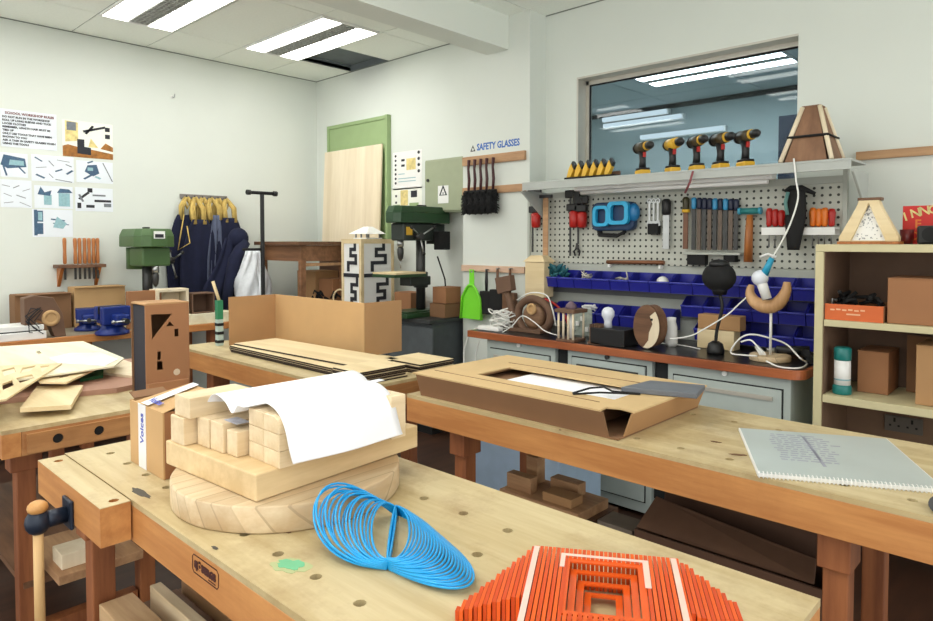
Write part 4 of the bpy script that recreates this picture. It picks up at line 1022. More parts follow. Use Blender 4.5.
# spanners and black block
for i, px in enumerate((650, 654.5, 659)):
    a = on(px, 201, .03); b = on(px+.5, 224, .03)
    t = thing('spanner', 'steel spanner hanging right of the cyan goggles, %s from the left' % ORD[i], 'spanner', (a.x, PB-.03, b.z), 0, 'steel spanners on the board')
    part('shaft', MB().b2(a.x-.006, PB-.036-.004*i, b.z+.01, a.x+.006, PB-.03-.004*i, a.z), m_steel, t, True)
    part('ring', MB().prism(circ(.016, 14), .008, (a.x, PB-.029-.004*i, a.z), X3, Z3, holes=[circ(.009, 10)[::-1]]), m_steel, t, True)
    part('jaw', MB().prism([(-.018, -.012), (-.006, -.016), (-.006, .0), (.006, .0), (.006, -.016), (.018, -.012), (.012, .014), (-.012, .014)], .008, (a.x, PB-.029-.004*i, b.z+.004), X3, Z3), m_steel, t, True)
a = on(655, 229, .02)
blk = thing('square_block', 'black block hanging under the steel spanners', 'block', (a.x, PB-.02, a.z-.03))
part('block', MB().b2(a.x-.032, PB-.05, a.z-.032, a.x+.032, PB-.012, a.z+.03), m_blackm, blk, True, .003)
part('hanger', MB().tube([(a.x, PB-.03, a.z+.03), (a.x, PB-.02, a.z+.05), (a.x, PB-.002, a.z+.045)], .003, 6), m_steel, blk, True)
def file_tool(label, px, yt, yh, yb, hm, bm_, w=.013, group='files hanging on the board', name='hand_file', cat='file', off=.035):
    a = on(px, yt, off); h = on(px, yh, off); b = on(px, yb, off); y = PB-off
    t = thing(name, label, cat, (a.x, y, b.z), 0, group)
    part('handle', MB().lathe([(w*.8, 0), (w*1.15, .01), (w*1.1, (a.z-h.z)*.5), (w*1.25, (a.z-h.z)*.85), (w*.7, a.z-h.z)], (a.x, y, h.z), 12), hm, t, True)
    part('blade', MB().b2(a.x-w*.85, y-.004, b.z, a.x+w*.85, y+.004, h.z), bm_, t, True)
    return t
m_fileb = plain('file brown steel', (104, 90, 80), .45, .5, .15, 60)
m_navyh = plain('file navy handle', (34, 40, 66), .4)
m_cyanh = plain('file light blue handle', (60, 150, 200), .35)
file_tool('wide black handled steel file right of the spanners', 666.5, 199, 215, 249, m_black, m_steel, .022, None)
file_tool('brown bladed file with black and yellow handle left of the blue files', 686, 197, 212, 249, plain('black yellow handle', (60, 54, 24), .4), plain('rusty blade', (120, 84, 66), .5, .4, .15), .016, None)
part('collar', MB().cyl((on(686, 211, .035).x, PB-.035, on(686, 212.5, .035).z), (on(686, 211, .035).x, PB-.035, on(686, 209.5, .035).z), .022), m_yellow, bpy.data.objects[[o.name for o in COL.objects if o.name.startswith('hand_file')][-1]], True)
for i in range(9):
    px = 694+i*5.3
    lt = i in (0, 4, 6)
    file_tool(('light blue handled file' if lt else 'navy handled file')+', %s from the left in the dense row of files' % ORD[i], px, 197.5+.2*i, 209+.2*i, 250, m_cyanh if lt else m_navyh, m_fileb if i % 2 else m_dsteel, .0125, 'row of files on the board')
a = on(684, 252, .04); b = on(741, 252, .04)
fs = thing('file_ledge', 'pale narrow ledge under the row of files', 'ledge', ((a.x+b.x)/2, PB-.03, a.z-.012))
part('ledge', MB().b2(a.x, PB-.055, a.z-.014, b.x, PB-.001, a.z), m_pan, fs, True, .002)
part('bracket', MB().b2(a.x+.02, PB-.045, a.z-.07, a.x+.12, PB-.001, a.z-.014), m_blackm, fs, True)
part('bracket', MB().b2(b.x-.09, PB-.045, a.z-.05, b.x-.03, PB-.001, a.z-.014), m_blackm, fs, True)
# teal headed mallet
a = on(750, 211, .05); h0 = on(750, 215, .05); e = on(748.5, 262, .05)
mt = thing('mallet', 'wooden handled mallet with a teal head hanging on the board', 'mallet', (a.x, PB-.05, e.z))
part('head', MB().cyl((a.x-.045, PB-.05, a.z), (a.x+.045, PB-.05, a.z), .016, n=16), m_teal, mt, True)
for s in (-1, 1): part('face', MB().cyl((a.x+s*.045, PB-.05, a.z), (a.x+s*.058, PB-.05, a.z), .018, n=16), plain('mallet face', (70, 160, 190), .5), mt, True)
part('handle', MB().tube([(a.x, PB-.05, a.z-.02), (a.x-.004, PB-.05, (a.z+e.z)/2), (a.x-.006, PB-.05, e.z)], [.016, .02, .022], 12), m_handle, mt, True)
part('hook', MB().b2(a.x-.02, PB-.03, a.z-.03, a.x+.02, PB-.001, a.z-.023), m_steel, mt, True)
# screwdrivers in white holders
def driver(label, px, yt, yh, yb, hm, grp):
    y = PB-.045; a = Py(px, yt, y); h = Py(px, yh, y); b = Py(px, yb, y)
    t = thing('screwdriver', label, 'screwdriver', (a.x, y, b.z), 0, grp)
    L = a.z-h.z
    part('handle', MB().lathe([(.009, 0), (.015, L*.12), (.0135, L*.3), (.018, L*.75), (.012, L*.97), (.004, L)], (a.x, y, h.z), 12), hm, t, True)
    part('shaft', MB().cyl((a.x, y, b.z), (a.x, y, h.z), .0035, n=8), m_steel, t, True)
def holder(label, x0, x1, yt, yb):
    a = on(x0, yt, .03); b = on(x1, yt, .03); z0 = on((x0+x1)/2, yb, .03).z; z1 = on((x0+x1)/2, yt, .03).z
    t = thing('tool_holder', label, 'holder', ((a.x+b.x)/2, PB-.03, z0))
    part('top', MB().b2(a.x, PB-.075, z1-.008, b.x, PB-.001, z1), m_white, t, True)
    part('front', MB().b2(a.x, PB-.08, z0, b.x, PB-.075, z1), m_white, t, True)
    part('back', MB().b2(a.x, PB-.006, z0, b.x, PB-.001, z1-.008), m_white, t, True)
holder('white screwdriver holder left of the hanging black cloth', 765, 796, 227.5, 235)
holder('white screwdriver holder right of the hanging black cloth', 801, 838, 227.5, 235)
for i, px in enumerate((769.5, 775.5, 781.5, 788, 794)):
    driver('red handled screwdriver left of the black cloth, %s from the left' % ORD[i], px, 208+(i % 3), 226.5, 247, m_red, 'red screwdrivers in the left holder')
for i, px in enumerate((813, 819, 825, 832)):
    driver(('dark red' if i == 3 else 'orange')+' handled screwdriver right of the black cloth, %s from the left' % ORD[i], px, 207.5+(i % 2), 226.5, 246, m_red if i == 3 else m_orange, 'orange screwdrivers in the right holder')
# black cloth pouch hanging in front
A = on(797, 190, .1); B = on(797, 250, .1)
pc = thing('black_pouch', 'black cloth pouch hanging between the two screwdriver sets', 'pouch', (A.x, PB-.1, B.z))
hz = A.z-B.z
part('pouch', MB().grid(lambda u, v: (A.x-.012*v+(.035+.012*sin(v*4))*cos(u*2*pi), PB-.1+.02*sin(u*2*pi), A.z-hz*v), 20, 12), m_blackm, pc, True, solid=.003)
part('flap', MB().tube([(A.x-.06, PB-.08, A.z+.0), (A.x-.03, PB-.1, A.z+.01), (A.x+.02, PB-.1, A.z+.008), (A.x+.075, PB-.075, A.z-.02)], [.008, .014, .015, .008], 8), m_blackm, pc, True)
part('teal_tie', MB().tube([(A.x-.03, PB-.135, A.z-.01), (A.x-.04, PB-.138, A.z-.06), (A.x-.03, PB-.138, A.z-.12)], .009, 8, flat=.5), plain('teal tie', (96, 140, 136), .7), pc, True)
part('hook', MB().cyl((A.x, PB-.1, A.z+.008), (A.x, PB-.001, A.z+.02), .004), m_steel, pc, True)
# copper bar hung under the holes
a = on(607, 262, .02); b = on(664, 262.5, .02)
cb = thing('copper_rod', 'brown copper rod lying along the lower edge of the board', 'rod', ((a.x+b.x)/2, PB-.02, a.z-.01))
part('rod', MB().cyl((a.x, PB-.02, a.z), (b.x, PB-.02, b.z), .012, n=10), plain('copper brown', (140, 92, 64), .4, .4), cb, True)
for x in (a.x+.02, b.x-.02): part('clip', MB().b2(x-.006, PB-.036, a.z-.03, x+.006, PB-.001, a.z-.012), m_white, cb, True)
# red striped pen on the shelf edge
single('speckled_ribbon', MB().tube([Py(693, 171, 3.28), Py(690, 182, 3.28), Py(685, 193, 3.29)], .006, 6), plain('red striped cord', (150, 80, 84), .6, 0, .3, 90), 'short red speckled ribbon hanging over the shelf front', 'ribbon')
# ================================================================== BOOKCASE
UX0 = -.848; UY0, UY1 = 3.02, 3.42
m_case = plain('bookcase cream laminate', (206, 196, 156), .55, 0, .03)
m_casein = plain('bookcase brown inside', (118, 92, 74), .7, 0, .05)
uw = 1.0; UX1 = UX0+uw; s_ = .032
zt1 = 1.388; z2 = (1.077, 1.05); z3 = (.764, .732); z4 = (.45, .42)
un = thing('bookcase', 'cream open bookcase with brown insides at the right', 'bookcase', ((UX0+UX1)/2, 3.22, 0))
part('side', MB().b2(UX0, UY0, .001, UX0+s_, UY1, zt1-.031), m_case, un, True, .002)
part('side', MB().b2(UX1-s_, UY0, .001, UX1, UY1, zt1-.031), m_case, un, True, .002)
part('lining', MB().b2(UX0+s_, UY0+.012, .1, UX0+s_+.003, UY1-.01, zt1-.031), m_casein, un, True)
part('top', MB().b2(UX0, UY0, zt1-.03, UX1, UY1, zt1), m_case, un, True, .002)
for (a_, b_) in (z2, z3, z4): part('shelf', MB().b2(UX0+s_+.004, UY0+.002, b_, UX1-s_, UY1-.01, a_), m_case, un, True, .002)
part('back', MB().b2(UX0+s_, UY1-.008, .02, UX1-s_, UY1, zt1-.031), m_casein, un, True)  # brown back runs down low to give the bottom compartment its shade
# lamp with printed triangle on top
yl_ = 3.16
a = Py(842, 240, yl_); b = Py(901, 240, yl_); c_ = Py(868, 201, yl_); d_ = Py(882, 201, yl_)
w = b.x-a.x; h = c_.z-zt1; cx_ = (a.x+b.x)/2
tl = thing('yoke_lamp', 'pale wooden yoke lamp with a printed white triangle on the bookcase', 'lamp', (cx_, yl_, zt1))
tw_ = (d_.x-c_.x)*.7
outp = [(-w/2, .012), (-w/2, .03), (-w*.22, h*.82), (-tw_, h), (tw_, h), (w*.22, h*.82), (w/2, .03), (w/2, .012)]
inp = [(-w*.3, .014), (0, h*.93), (w*.3, .014)]
part('yoke', MB().prism(outp, .05, (cx_, yl_, zt1), X3, Z3, holes=[[(-w*.29, .016), (w*.29, .016), (.0, h*.93)]]), m_ply, tl, True, .002)
part('shade', MB().prism([(-w*.29, .016), (w*.29, .016), (0, h*.93)], .02, (cx_, yl_-.012, zt1), X3, Z3), m_white, tl, True)
pm = MB(); r3 = random.Random(9)
for i in range(70):
    v = r3.random()**1.4; u = (r3.random()-.5)*.5*(1-v)*w
    pm.prism(circ(.0015+.0025*r3.random(), 6, (u, .02+v*h*.8)), .0006, (cx_, yl_-.0325, zt1), X3, Z3)
pp = part('print', pm, plain('lamp print grey', (168, 170, 176), .8), tl, True); pp['kind'] = 'stuff'
part('base', MB().b2(cx_-w/2-.005, yl_-.055, zt1+.001, cx_+w/2+.005, yl_+.03, zt1+.012), m_handle, tl, True)
part('top_bar', MB().b2(cx_-tw_*1.2, yl_-.04, zt1+h, cx_+tw_*1.2, yl_+.01, zt1+h+.012), m_brownwood, tl, True)
# red sign
a = Py(902, 206, 3.28)
rsg = thing('red_sign', 'red board with yellow letters standing at the right end of the bookcase', 'sign', (a.x+.2, 3.3, zt1))
rw = .42; rh = a.z-zt1
part('board', MB().hexa([(a.x, 3.3, zt1+.001), (a.x+rw, 3.3, zt1+.001), (a.x+rw, 3.312, zt1+.001), (a.x, 3.312, zt1+.001), (a.x+.0, 3.3, a.z), (a.x+rw, 3.3, a.z), (a.x+rw, 3.312, a.z), (a.x+.0, 3.312, a.z)]), plain('sign red', (206, 36, 30), .5), rsg, True)
lm = MB()
for ch, px, py, ro in (('I', 904.8, 221, .3), ('N', 911, 218, .22), ('N', 919.5, 215.5, .14), ('O', 928, 213.8, .06)):
    q0 = Py(px, py, 3.2992); q = textmb(ch, .05, q0, Vector((cos(ro), 0, sin(ro))), Vector((-sin(ro), 0, cos(ro))), bold=.001); lm.add(q.v, q.f)
part('lettering', lm, m_posteryel, rsg, True)
lm = textmb('F', .05, Py(914.5, 228, 3.2992), X3, Z3, bold=.001)
q = textmb('O', .05, Py(908, 240, 3.2992), X3, Z3, bold=.001); lm.add(q.v, q.f)
part('lettering', lm, m_orange, rsg, True)
a = Py(918, 238, 3.2)
cm_ = thing('black_camera', 'black boxy device standing before the red sign', 'camera', (a.x+.06, 3.2, zt1))
part('body', MB().b2(a.x, 3.17, zt1+.001, a.x+.13, 3.24, zt1+.075), m_black, cm_, True, .008)
part('lens', MB().cyl((a.x+.05, 3.17, zt1+.04), (a.x+.05, 3.135, zt1+.04), .028), m_blackm, cm_, True)
part('dial', MB().cyl((a.x+.1, 3.2, zt1+.075), (a.x+.1, 3.2, zt1+.088), .014), m_dsteel, cm_, True)
a = Py(903, 236, 3.22)
single('dark_red_cup', MB().lathe([(.02, 0), (.024, .02), (.026, .06), (.022, .06), (.018, .01)], (a.x+.01, 3.24, zt1+.001), 16), plain('dark red', (110, 24, 24), .4), 'small dark red cup between the yoke lamp and black device', 'cup')
# upper shelf contents
sz = z2[0]
a = Py(823.5, 322, UY0+.03); b = Py(884, 324, UY0+.03); zt = Py(850, 304.5, UY0+.03).z
oc = thing('orange_carton', 'open orange carton tray with faded white print on the upper shelf', 'carton', ((a.x+b.x)/2, UY0+.14, sz))
x0, x1 = UX0+s_+.005, b.x; y0, y1 = UY0+.012, UY0+.25; e = .005
oc_m = plain('carton orange', (214, 104, 50), .6, 0, .04)
part('front', MB().b2(x0, y0, sz+.001, x1, y0+e, zt), oc_m, oc, True)
part('wall', MB().b2(x0, y0+e, sz+.001, x0+e, y1, zt).b2(x1-e, y0+e, sz+.001, x1, y1, zt).b2(x0, y1, sz+.001, x1, y1+e, zt).b2(x0+e, y0+e, sz+.001, x1-e, y1, sz+.005), m_cardR, oc, True)
pm = MB()
for i in range(6): pm.prism(rect(.02+i*.022, .028+.002*(i % 2), .036+i*.022, .034+.002*(i % 2)), .0005, (x0, y0-.0005, sz+.012), X3, Z3)
pm.prism(rect(.08, .012, .13, .018), .0005, (x0, y0-.0005, sz+.012), X3, Z3)
part('print', pm, plain('faded print', (240, 190, 150), .7), oc, True)
clutter('dark_cable_heap', 'heap of dark cables lying in the orange carton', 'cables', ((x0+x1)/2, (y0+y1)/2, sz+.02), .16, .12, .08, m_blackm, 30, .008)
single('chrome_clip', MB().tube([(x0+.02, y0+.03, sz+.006), (x0+.022, y0+.03, zt+.02), (x0+.035, y0+.035, zt+.015)], .006, 8), m_steel, 'small chrome fitting sticking out of the orange carton', 'fitting')
a = Py(885, 326, UY0+.03); zt = Py(905, 279, UY0+.03).z
cbox('plain brown cardboard box on the upper shelf at the right', a.x+.006, UY0+.03, sz, a.x+.4, UY0+.3, zt, m_cardR)
# middle shelf contents
sz = z3[0]; yb = UY0+.07
a = Py(842, 392, yb); zt = Py(842, 347, yb).z; hz = zt-sz
bt = thing('spray_bottle', 'teal capped round bottle with a white label on the middle shelf', 'bottle', (a.x, yb, sz))
m_bt = plain('bottle teal', (30, 122, 118), .35)
part('base', MB().lathe([(.034, 0), (.036, .004), (.036, hz*.16), (.031, hz*.2)], (a.x, yb, sz+.001), 24), m_bt, bt, True)
part('label', MB().lathe([(.031, hz*.19), (.031, hz*.72)], (a.x, yb, sz+.001), 24), m_white, bt, True)
part('print', MB().lathe([(.0314, hz*.3), (.0314, hz*.33)], (a.x, yb, sz+.001), 24), m_posterlt, bt, True)
part('cap', MB().lathe([(.031, hz*.72), (.033, hz*.74), (.033, hz*.96), (.027, hz)], (a.x, yb, sz+.001), 24), m_bt, bt, True)
a = Py(857, 390, UY0+.16); b = Py(888, 393, UY0+.16); zt = Py(870, 352, UY0+.16).z
cbox('brown cardboard box behind the teal bottle on the middle shelf', a.x, UY0+.16, sz, b.x, UY0+.36, zt, m_cardR)
a = Py(915, 402, UY0+.06); zt = Py(920, 346, UY0+.06).z
cbox('brown cardboard box at the right edge of the middle shelf', a.x, UY0+.06, sz, a.x+.3, UY0+.34, zt, m_card)
a = Py(901, 395, UY0+.2)
single('cardboard_sheet', MB().b2(a.x, UY0+.3, sz+.001, a.x+.2, UY0+.31, sz+.24), m_cardD, 'dark upright cardboard sheet at the back of the middle shelf', 'cardboard')
# power sockets, coloured dark for the shade in the bottom compartment
A = Py(885, 416, UY1-.01); B = Py(923, 431, UY1-.01)
sk = thing('power_socket', 'dark twin power socket plate at the back of the bookcase under the middle shelf', 'socket', ((A.x+B.x)/2, UY1, B.z))  # plate is dark for the compartment's shade
part('plate', MB().b2(A.x, UY1-.008-.012, B.z-.02, B.x, UY1-.008-.001, A.z+.01), plain('socket grey', (92, 86, 82), .5), sk, True, .002)
for x in (A.x+(B.x-A.x)*.27, A.x+(B.x-A.x)*.73):
    zc = (A.z+B.z)/2-.005
    part('outlet', MB().b2(x-.004, UY1-.008-.0135, zc+.008, x+.004, UY1-.008-.0122, zc+.026).b2(x-.02, UY1-.008-.0135, zc-.012, x-.012, UY1-.008-.0122, zc-.004).b2(x+.012, UY1-.008-.0135, zc-.012, x+.02, UY1-.008-.0122, zc-.004), m_blackm, sk, True)
# ================================================================== COUNTER ITEMS
m_cable = plain('white cable', (236, 236, 232), .5, 0, .02)
def spl(pts, n=8):
    P = [Vector(p) for p in pts]; out = []
    for i in range(len(P)-1):
        a = P[max(i-1, 0)]; b = P[i]; c = P[i+1]; d = P[min(i+2, len(P)-1)]
        for k in range(n):
            t = k/n; out.append(.5*((2*b)+(c-a)*t+(2*a-5*b+4*c-d)*t*t+(3*b-a-3*c+d)*t*t*t))
    return out+[P[-1]]
def cable(label, pts, r=.0035, mat=None, name='white_cable', cat='cable'):
    return single(name, MB().tube(spl(pts), r, 6), mat or m_cable, label, cat)
# heap of white cables at the left end
mb = MB(); rq = random.Random(21)
for k in range(9):
    c = Vector((-2.68+.05*(rq.random()-.5), 3.2+.08*(rq.random()-.5), KZ+.02+.012*k)); r = .05+.045*rq.random()
    mb.tube([c+Vector((r*cos(i*pi/8+k), r*.8*sin(i*pi/8+k), .012*sin(i*1.3+k))) for i in range(16)], .0045, 6, True)
o = single('white_cable_heap', mb, m_cable, 'heap of coiled white cables at the left end of the counter', 'cables'); o['kind'] = 'stuff'
single('white_plug_strip', MB().b2(-2.79, 3.06, KZ+.001, -2.62, 3.11, KZ+.028), m_white, 'white plug strip lying before the cable heap on the counter', 'plug strip', bevel=.006)
cable('thin white cable falling over the left end of the counter', [(-2.72, 3.14, KZ+.03), (-2.8, 3.1, KZ+.012), (-2.86, 3.08, KZ-.02), (-2.9, 3.06, KZ-.12), (-2.88, 3.02, KZ-.24), (-2.95, 2.98, KZ-.32)])
cable('second white cable looped beside the left end of the counter', [(-2.78, 3.2, KZ+.012), (-2.86, 3.2, KZ-.01), (-2.89, 3.16, KZ-.16), (-2.86, 3.1, KZ-.27), (-2.9, 3.05, KZ-.3)])
# carved robot / fish lamp of brown board
q = Py(512, 320, 3.2)
rb = thing('board_sculpture', 'brown board sculpture lamp with a square head and round eye on the counter', 'lamp', (q.x+.12, 3.2, KZ))
def bp(x, y, Y=3.2): return Py(x, y, Y)
part('head', MB().prism([(p.x-bp(512, 284).x, p.z-bp(512, 284).z) for p in (bp(497, 278), bp(512, 275), bp(514, 290), bp(500, 294))], .05, bp(512, 284)+Y3*.025, X3, Z3), m_mdf, rb, True, .004)
part('neck', MB().tube([bp(507, 292), bp(511, 305), bp(514, 318), bp(516, 329)], [.02, .022, .028, .03], 6), m_mdf, rb, True)
ring = [bp(518, 318), bp(520, 306), bp(530, 299), bp(542, 302), bp(550, 312), bp(549, 324), bp(540, 331), bp(526, 331)]
part('body_ring', MB().tube(spl(ring+[ring[0]], 5), .024, 8, False), m_mdf, rb, True)
part('body', MB().lathe([(.055, -.03), (.075, -.02), (.075, .02), (.055, .03)], bp(535, 316), 20, (0, 1, 0)), wood('sculpture wood', (142, 108, 80), (112, 82, 60), 'x', .6, 20), rb, True)
part('eye', MB().lathe([(.034, 0), (.034, .012), (.02, .014), (.018, .004)], bp(532, 309, 3.168)+Y3*.002, 20, (0, -1, 0)), m_card2, rb, True)
part('foot', MB().b2(bp(512, 330).x, 3.15, KZ+.001, bp(545, 331).x, 3.26, KZ+.02), m_mdf, rb, True, .003)
part('cord', MB().tube(spl([bp(517, 300, 3.15), bp(530, 293, 3.14), bp(546, 295, 3.14), bp(552, 308, 3.14), bp(556, 326, 3.15)]), .004, 6), m_cable, rb, True)
cable('white cable looping in front of the brown sculpture lamp', [bp(500, 334, 3.08), bp(512, 326, 3.1), bp(522, 316, 3.11), bp(534, 322, 3.11), bp(545, 331, 3.1), bp(560, 336, 3.08)])
# pavilion lantern
q = Pz(569, 341, KZ)
pa = thing('pavilion_lantern', 'small pavilion lantern with white columns and a brown roof on the counter', 'lamp', (q.x, 3.08, KZ))
s = .058; zt = Py(569, 312, 3.08).z
part('base', MB().b2(q.x-s, 3.08-s, KZ+.001, q.x+s, 3.08+s, KZ+.014), m_mdf, pa, True)
for i in range(4):
    for (x, y) in ((-s+.01+i*(2*s-.02)/3, -s+.008), ):
        part('column', MB().cyl((q.x+x, 3.08+y, KZ+.014), (q.x+x, 3.08+y, zt), .0065, n=10), m_plyz, pa, True)
for i in (0, 3): part('column', MB().cyl((q.x-s+.01+i*(2*s-.02)/3, 3.08+s-.008, KZ+.014), (q.x-s+.01+i*(2*s-.02)/3, 3.08+s-.008, zt), .0065, n=10), m_plyz, pa, True)
part('roof', MB().b2(q.x-s-.008, 3.08-s-.008, zt, q.x+s+.008, 3.08+s+.008, zt+.02), m_mdf, pa, True, .003)
part('dome', MB().lathe([(.034, 0), (.028, .022), (.012, .036), (.002, .042)], (q.x, 3.08, zt+.02), 16), plain('mauve dome', (116, 96, 108), .6), pa, True)
part('inner_light', MB().cyl((q.x, 3.08, KZ+.014), (q.x, 3.08, zt-.005), .016), m_white, pa, True)
# black fins model
q = Pz(585, 346, KZ)
fn = thing('finned_box', 'dark box with thin upright ribs beside the pavilion lantern', 'model', (q.x, 3.1, KZ))
for i in range(5): part('rib', MB().b2(q.x-.03+i*.014, 3.06, KZ+.012, q.x-.024+i*.014, 3.14, KZ+.105), m_mdf, fn, True)
part('base', MB().b2(q.x-.036, 3.05, KZ+.001, q.x+.042, 3.15, KZ+.012), m_mdf, fn, True)
# black box with bulb
a = Py(590, 344, 3.05); b = Py(624, 347, 3.05); zt = Py(606, 329, 3.05).z
bk = thing('bulb_box', 'black box with a round white bulb on top on the counter', 'lamp', ((a.x+b.x)/2, 3.1, KZ))
part('box', MB().b2(a.x, 3.05, KZ+.001, b.x, 3.2, zt), m_black, bk, True, .003)
q = Py(608, 328, 3.12)
part('bulb', MB().lathe([(.022, 0), (.02, .03), (.024, .045), (.034, .062), (.034, .085), (.022, .104), (.002, .11)], (q.x, 3.12, zt), 18), plain('frosted bulb', (232, 236, 246), .3), bk, True)
# white gadget left of it
q = Pz(577, 322, KZ+.06)
gd = thing('circuit_gadget', 'pale circuit board gadget standing behind the pavilion lantern', 'gadget', (-2.17, 3.28, KZ))
part('board', MB().b2(-2.24, 3.28, KZ+.001, -2.1, 3.285, KZ+.16), plain('pale circuit', (168, 178, 170), .5, 0, .2, 40), gd, True)
for i in range(4): part('component', MB().b2(-2.23+i*.032, 3.262, KZ+.03+.03*(i % 3), -2.21+i*.032, 3.28, KZ+.055+.03*(i % 3)), m_white, gd, True)
# oval brown lamp with cream side
yo = 3.12
c = Py(648, 328, yo); zt = Py(648, 304.5, yo).z; zb = KZ+.002; hh = (zt-zb)/2; w = (Py(664, 328, yo).x-Py(637, 328, yo).x)/2
ov = thing('oval_lamp', 'brown oval wooden lamp with a cream wavy side panel on the counter', 'lamp', (c.x, yo, KZ))
ell = circ(1, 32)
part('face', MB().prism([(p[0]*w, hh+p[1]*hh) for p in ell], .02, (c.x, yo, zb), X3, Z3), m_brownwood, ov, True, .004)
part('body', MB().prism([(p[0]*w*.96, hh+p[1]*hh*.96) for p in ell], -.07, (c.x, yo, zb), X3, Z3), wood('oval shell', (140, 104, 78), (118, 84, 60), 'x', .6, 20), ov, True)
wv = [(w*.98*cos(a), hh+hh*.98*sin(a)) for a in [-pi*.46+pi*.72*i/14 for i in range(15)]]+[(w*.3, hh*1.5), (w*.5, hh*1.15), (w*.25, hh*.75), (w*.2, hh*.4), (-w*.2, hh*.05)]
part('cream_inlay', MB().prism(wv, .004, (c.x, yo-.0205, zb), X3, Z3), m_plyz, ov, True)
part('bolt', MB().cyl((c.x+w*.45, yo-.025, zb+hh*1.35), (c.x+w*.45, yo-.03, zb+hh*1.35), .006), m_blackm, ov, True)
q = Py(668, 326, 3.24)
single('white_jug', MB().lathe([(.026, 0), (.032, .02), (.03, .1), (.022, .13), (.024, .15), (.02, .15), (.02, .13)], (q.x, 3.28, KZ+.001), 18), m_white, 'white plastic jug half hidden behind the oval lamp', 'jug')
# stacked boxes
a = Py(697, 345, 3.33); b = Py(734, 348, 3.33); zm = Py(715, 330, 3.33).z; zt = Py(715, 315, 3.33).z
cbox('cream box under the orange-brown box at the back of the counter', a.x, 3.33, KZ, b.x, 3.41, zm, m_ply, None, 'stacked_box', flap=False)
cbox('orange-brown box stacked on the cream box at the back of the counter', a.x+.005, 3.325, zm+.001, b.x+.03, 3.405, zt, m_card, None, 'stacked_box', flap=False)
# black desk lamp
q = Pz(717, 353, KZ); yb = 3.2
hd = Py(719, 277, yb); st = Py(720, 295, yb); bs = Py(715.5, 352, yb)
dl_ = thing('desk_lamp', 'black desk lamp with a round head and thin bent stem on the counter', 'lamp', (bs.x, yb, KZ))
part('base', MB().lathe([(.04, 0), (.042, .015), (.034, .05), (.016, .062)], (bs.x, yb, KZ+.001), 18), m_black, dl_, True)
part('stem', MB().tube(spl([(bs.x, yb, KZ+.05), Py(717, 330, yb), Py(722, 308, yb), st]), .0085, 8), m_black, dl_, True)
part('head', MB().sph(hd, .085, 20, (.95, .8, .85)), m_blackm, dl_, True)
part('neck', MB().lathe([(.03, 0), (.045, .05)], st, 14, hd-st), m_black, dl_, True)
part('cap', MB().lathe([(.05, -.012), (.046, .008), (.024, .02), (.006, .022)], hd+Z3*.064, 18), m_black, dl_, True)
# crescent lamp with rod, round base, hanging bulb
yc = 3.2
bs = Pz(771, 358, KZ)
cr = thing('crescent_lamp', 'wooden crescent on a white rod and round wooden base on the counter', 'lamp', (bs.x, yc, KZ))
cx_ = Py(770, 358, yc).x
part('base', MB().lathe([(.088, 0), (.09, .006), (.09, .02), (.086, .026)], (cx_, yc, KZ+.001), 28), m_disc, cr, True)
rt = Py(771, 312, yc)
part('rod', MB().cyl((rt.x, yc, KZ+.027), (rt.x, yc, rt.z), .006), m_cable, cr, True)
arc = [Py(751.5, 285, yc), Py(750, 293, yc), Py(754, 301, yc), Py(763, 306, yc), Py(773, 306, yc), Py(781, 300, yc), Py(786, 291, yc), Py(787, 282, yc)]
part('crescent', MB().tube(spl(arc, 5), [.009+.023*sin(pi*(i+2)/40.) for i in range(36)], 12), wood('crescent wood', (214, 172, 126), (194, 148, 102), 'z', .5, 16), cr, True)
hang = Py(769, 268, yc)
hb = thing('hanging_bulb', 'white bulb lamp on a teal socket hanging by a white cord over the crescent', 'lamp', (hang.x, yc, hang.z-.1))
bc = Py(760, 278, yc-.04)
part('socket', MB().cyl(Py(772, 258, yc-.04), Py(764, 275, yc-.04), .012, .018), m_cyan, hb, True)
part('bulb', MB().sph(bc, .037, 18), plain('frosted bulb', (232, 236, 246), .3), hb, True)
part('stem', MB().cyl(bc, Py(767, 299, yc-.04), .024, .021), m_white, hb, True)
part('bracket', MB().tube([Py(760, 257, yc-.04), Py(768, 254, yc-.04), Py(776, 257, yc-.04)], .006, 6), m_white, hb, True)
part('cord', MB().tube(spl([Py(772, 258, yc-.04), Py(781, 243, 3.22), Py(791, 222, 3.25), Py(798, 198, 3.27), Py(796, 180, 3.285), Py(794, 160, 3.29), (Py(794, 158, 3.32).x, 3.32, SH+.004)], 6), .0042, 6), m_cable, hb, True)
cable('white cord running from the crescent lamp down to the counter by the boxes', [Py(748, 296, yc), Py(738, 305, 3.16), Py(727, 315, 3.14), Py(706, 328, 3.1), Py(690, 336, 3.08), Py(670, 339, 3.06)])
m_zc = KZ+.006
cable('white cord looped on the counter around the round wooden base', [Py(757, 356, 3.1), Py(742, 355, 3.1), Py(731, 353, 3.1), Py(734, 345, 3.1), Py(742, 337, 3.1), Py(752, 334.5, 3.11), Py(766, 337, 3.14), Py(786, 344, 3.2), Py(800, 358, 3.1), Pz(807, 363, m_zc), Pz(800, 368, m_zc), Pz(780, 367, m_zc), Pz(766, 361, m_zc+.02)], .004)
cable('short white cord arching to the plug left of the round wooden base', [Py(741, 342, 3.1), Py(750, 340, 3.1), Py(757, 346, 3.09), Py(763, 354, 3.08)], .004)
single('white_plug', MB().cyl(Pz(757, 347, KZ+.05), Pz(763, 355, KZ+.028), .011, .014), m_white, 'white plug on the looped cord left of the round wooden base', 'plug')
q = Pz(783, 356, KZ)
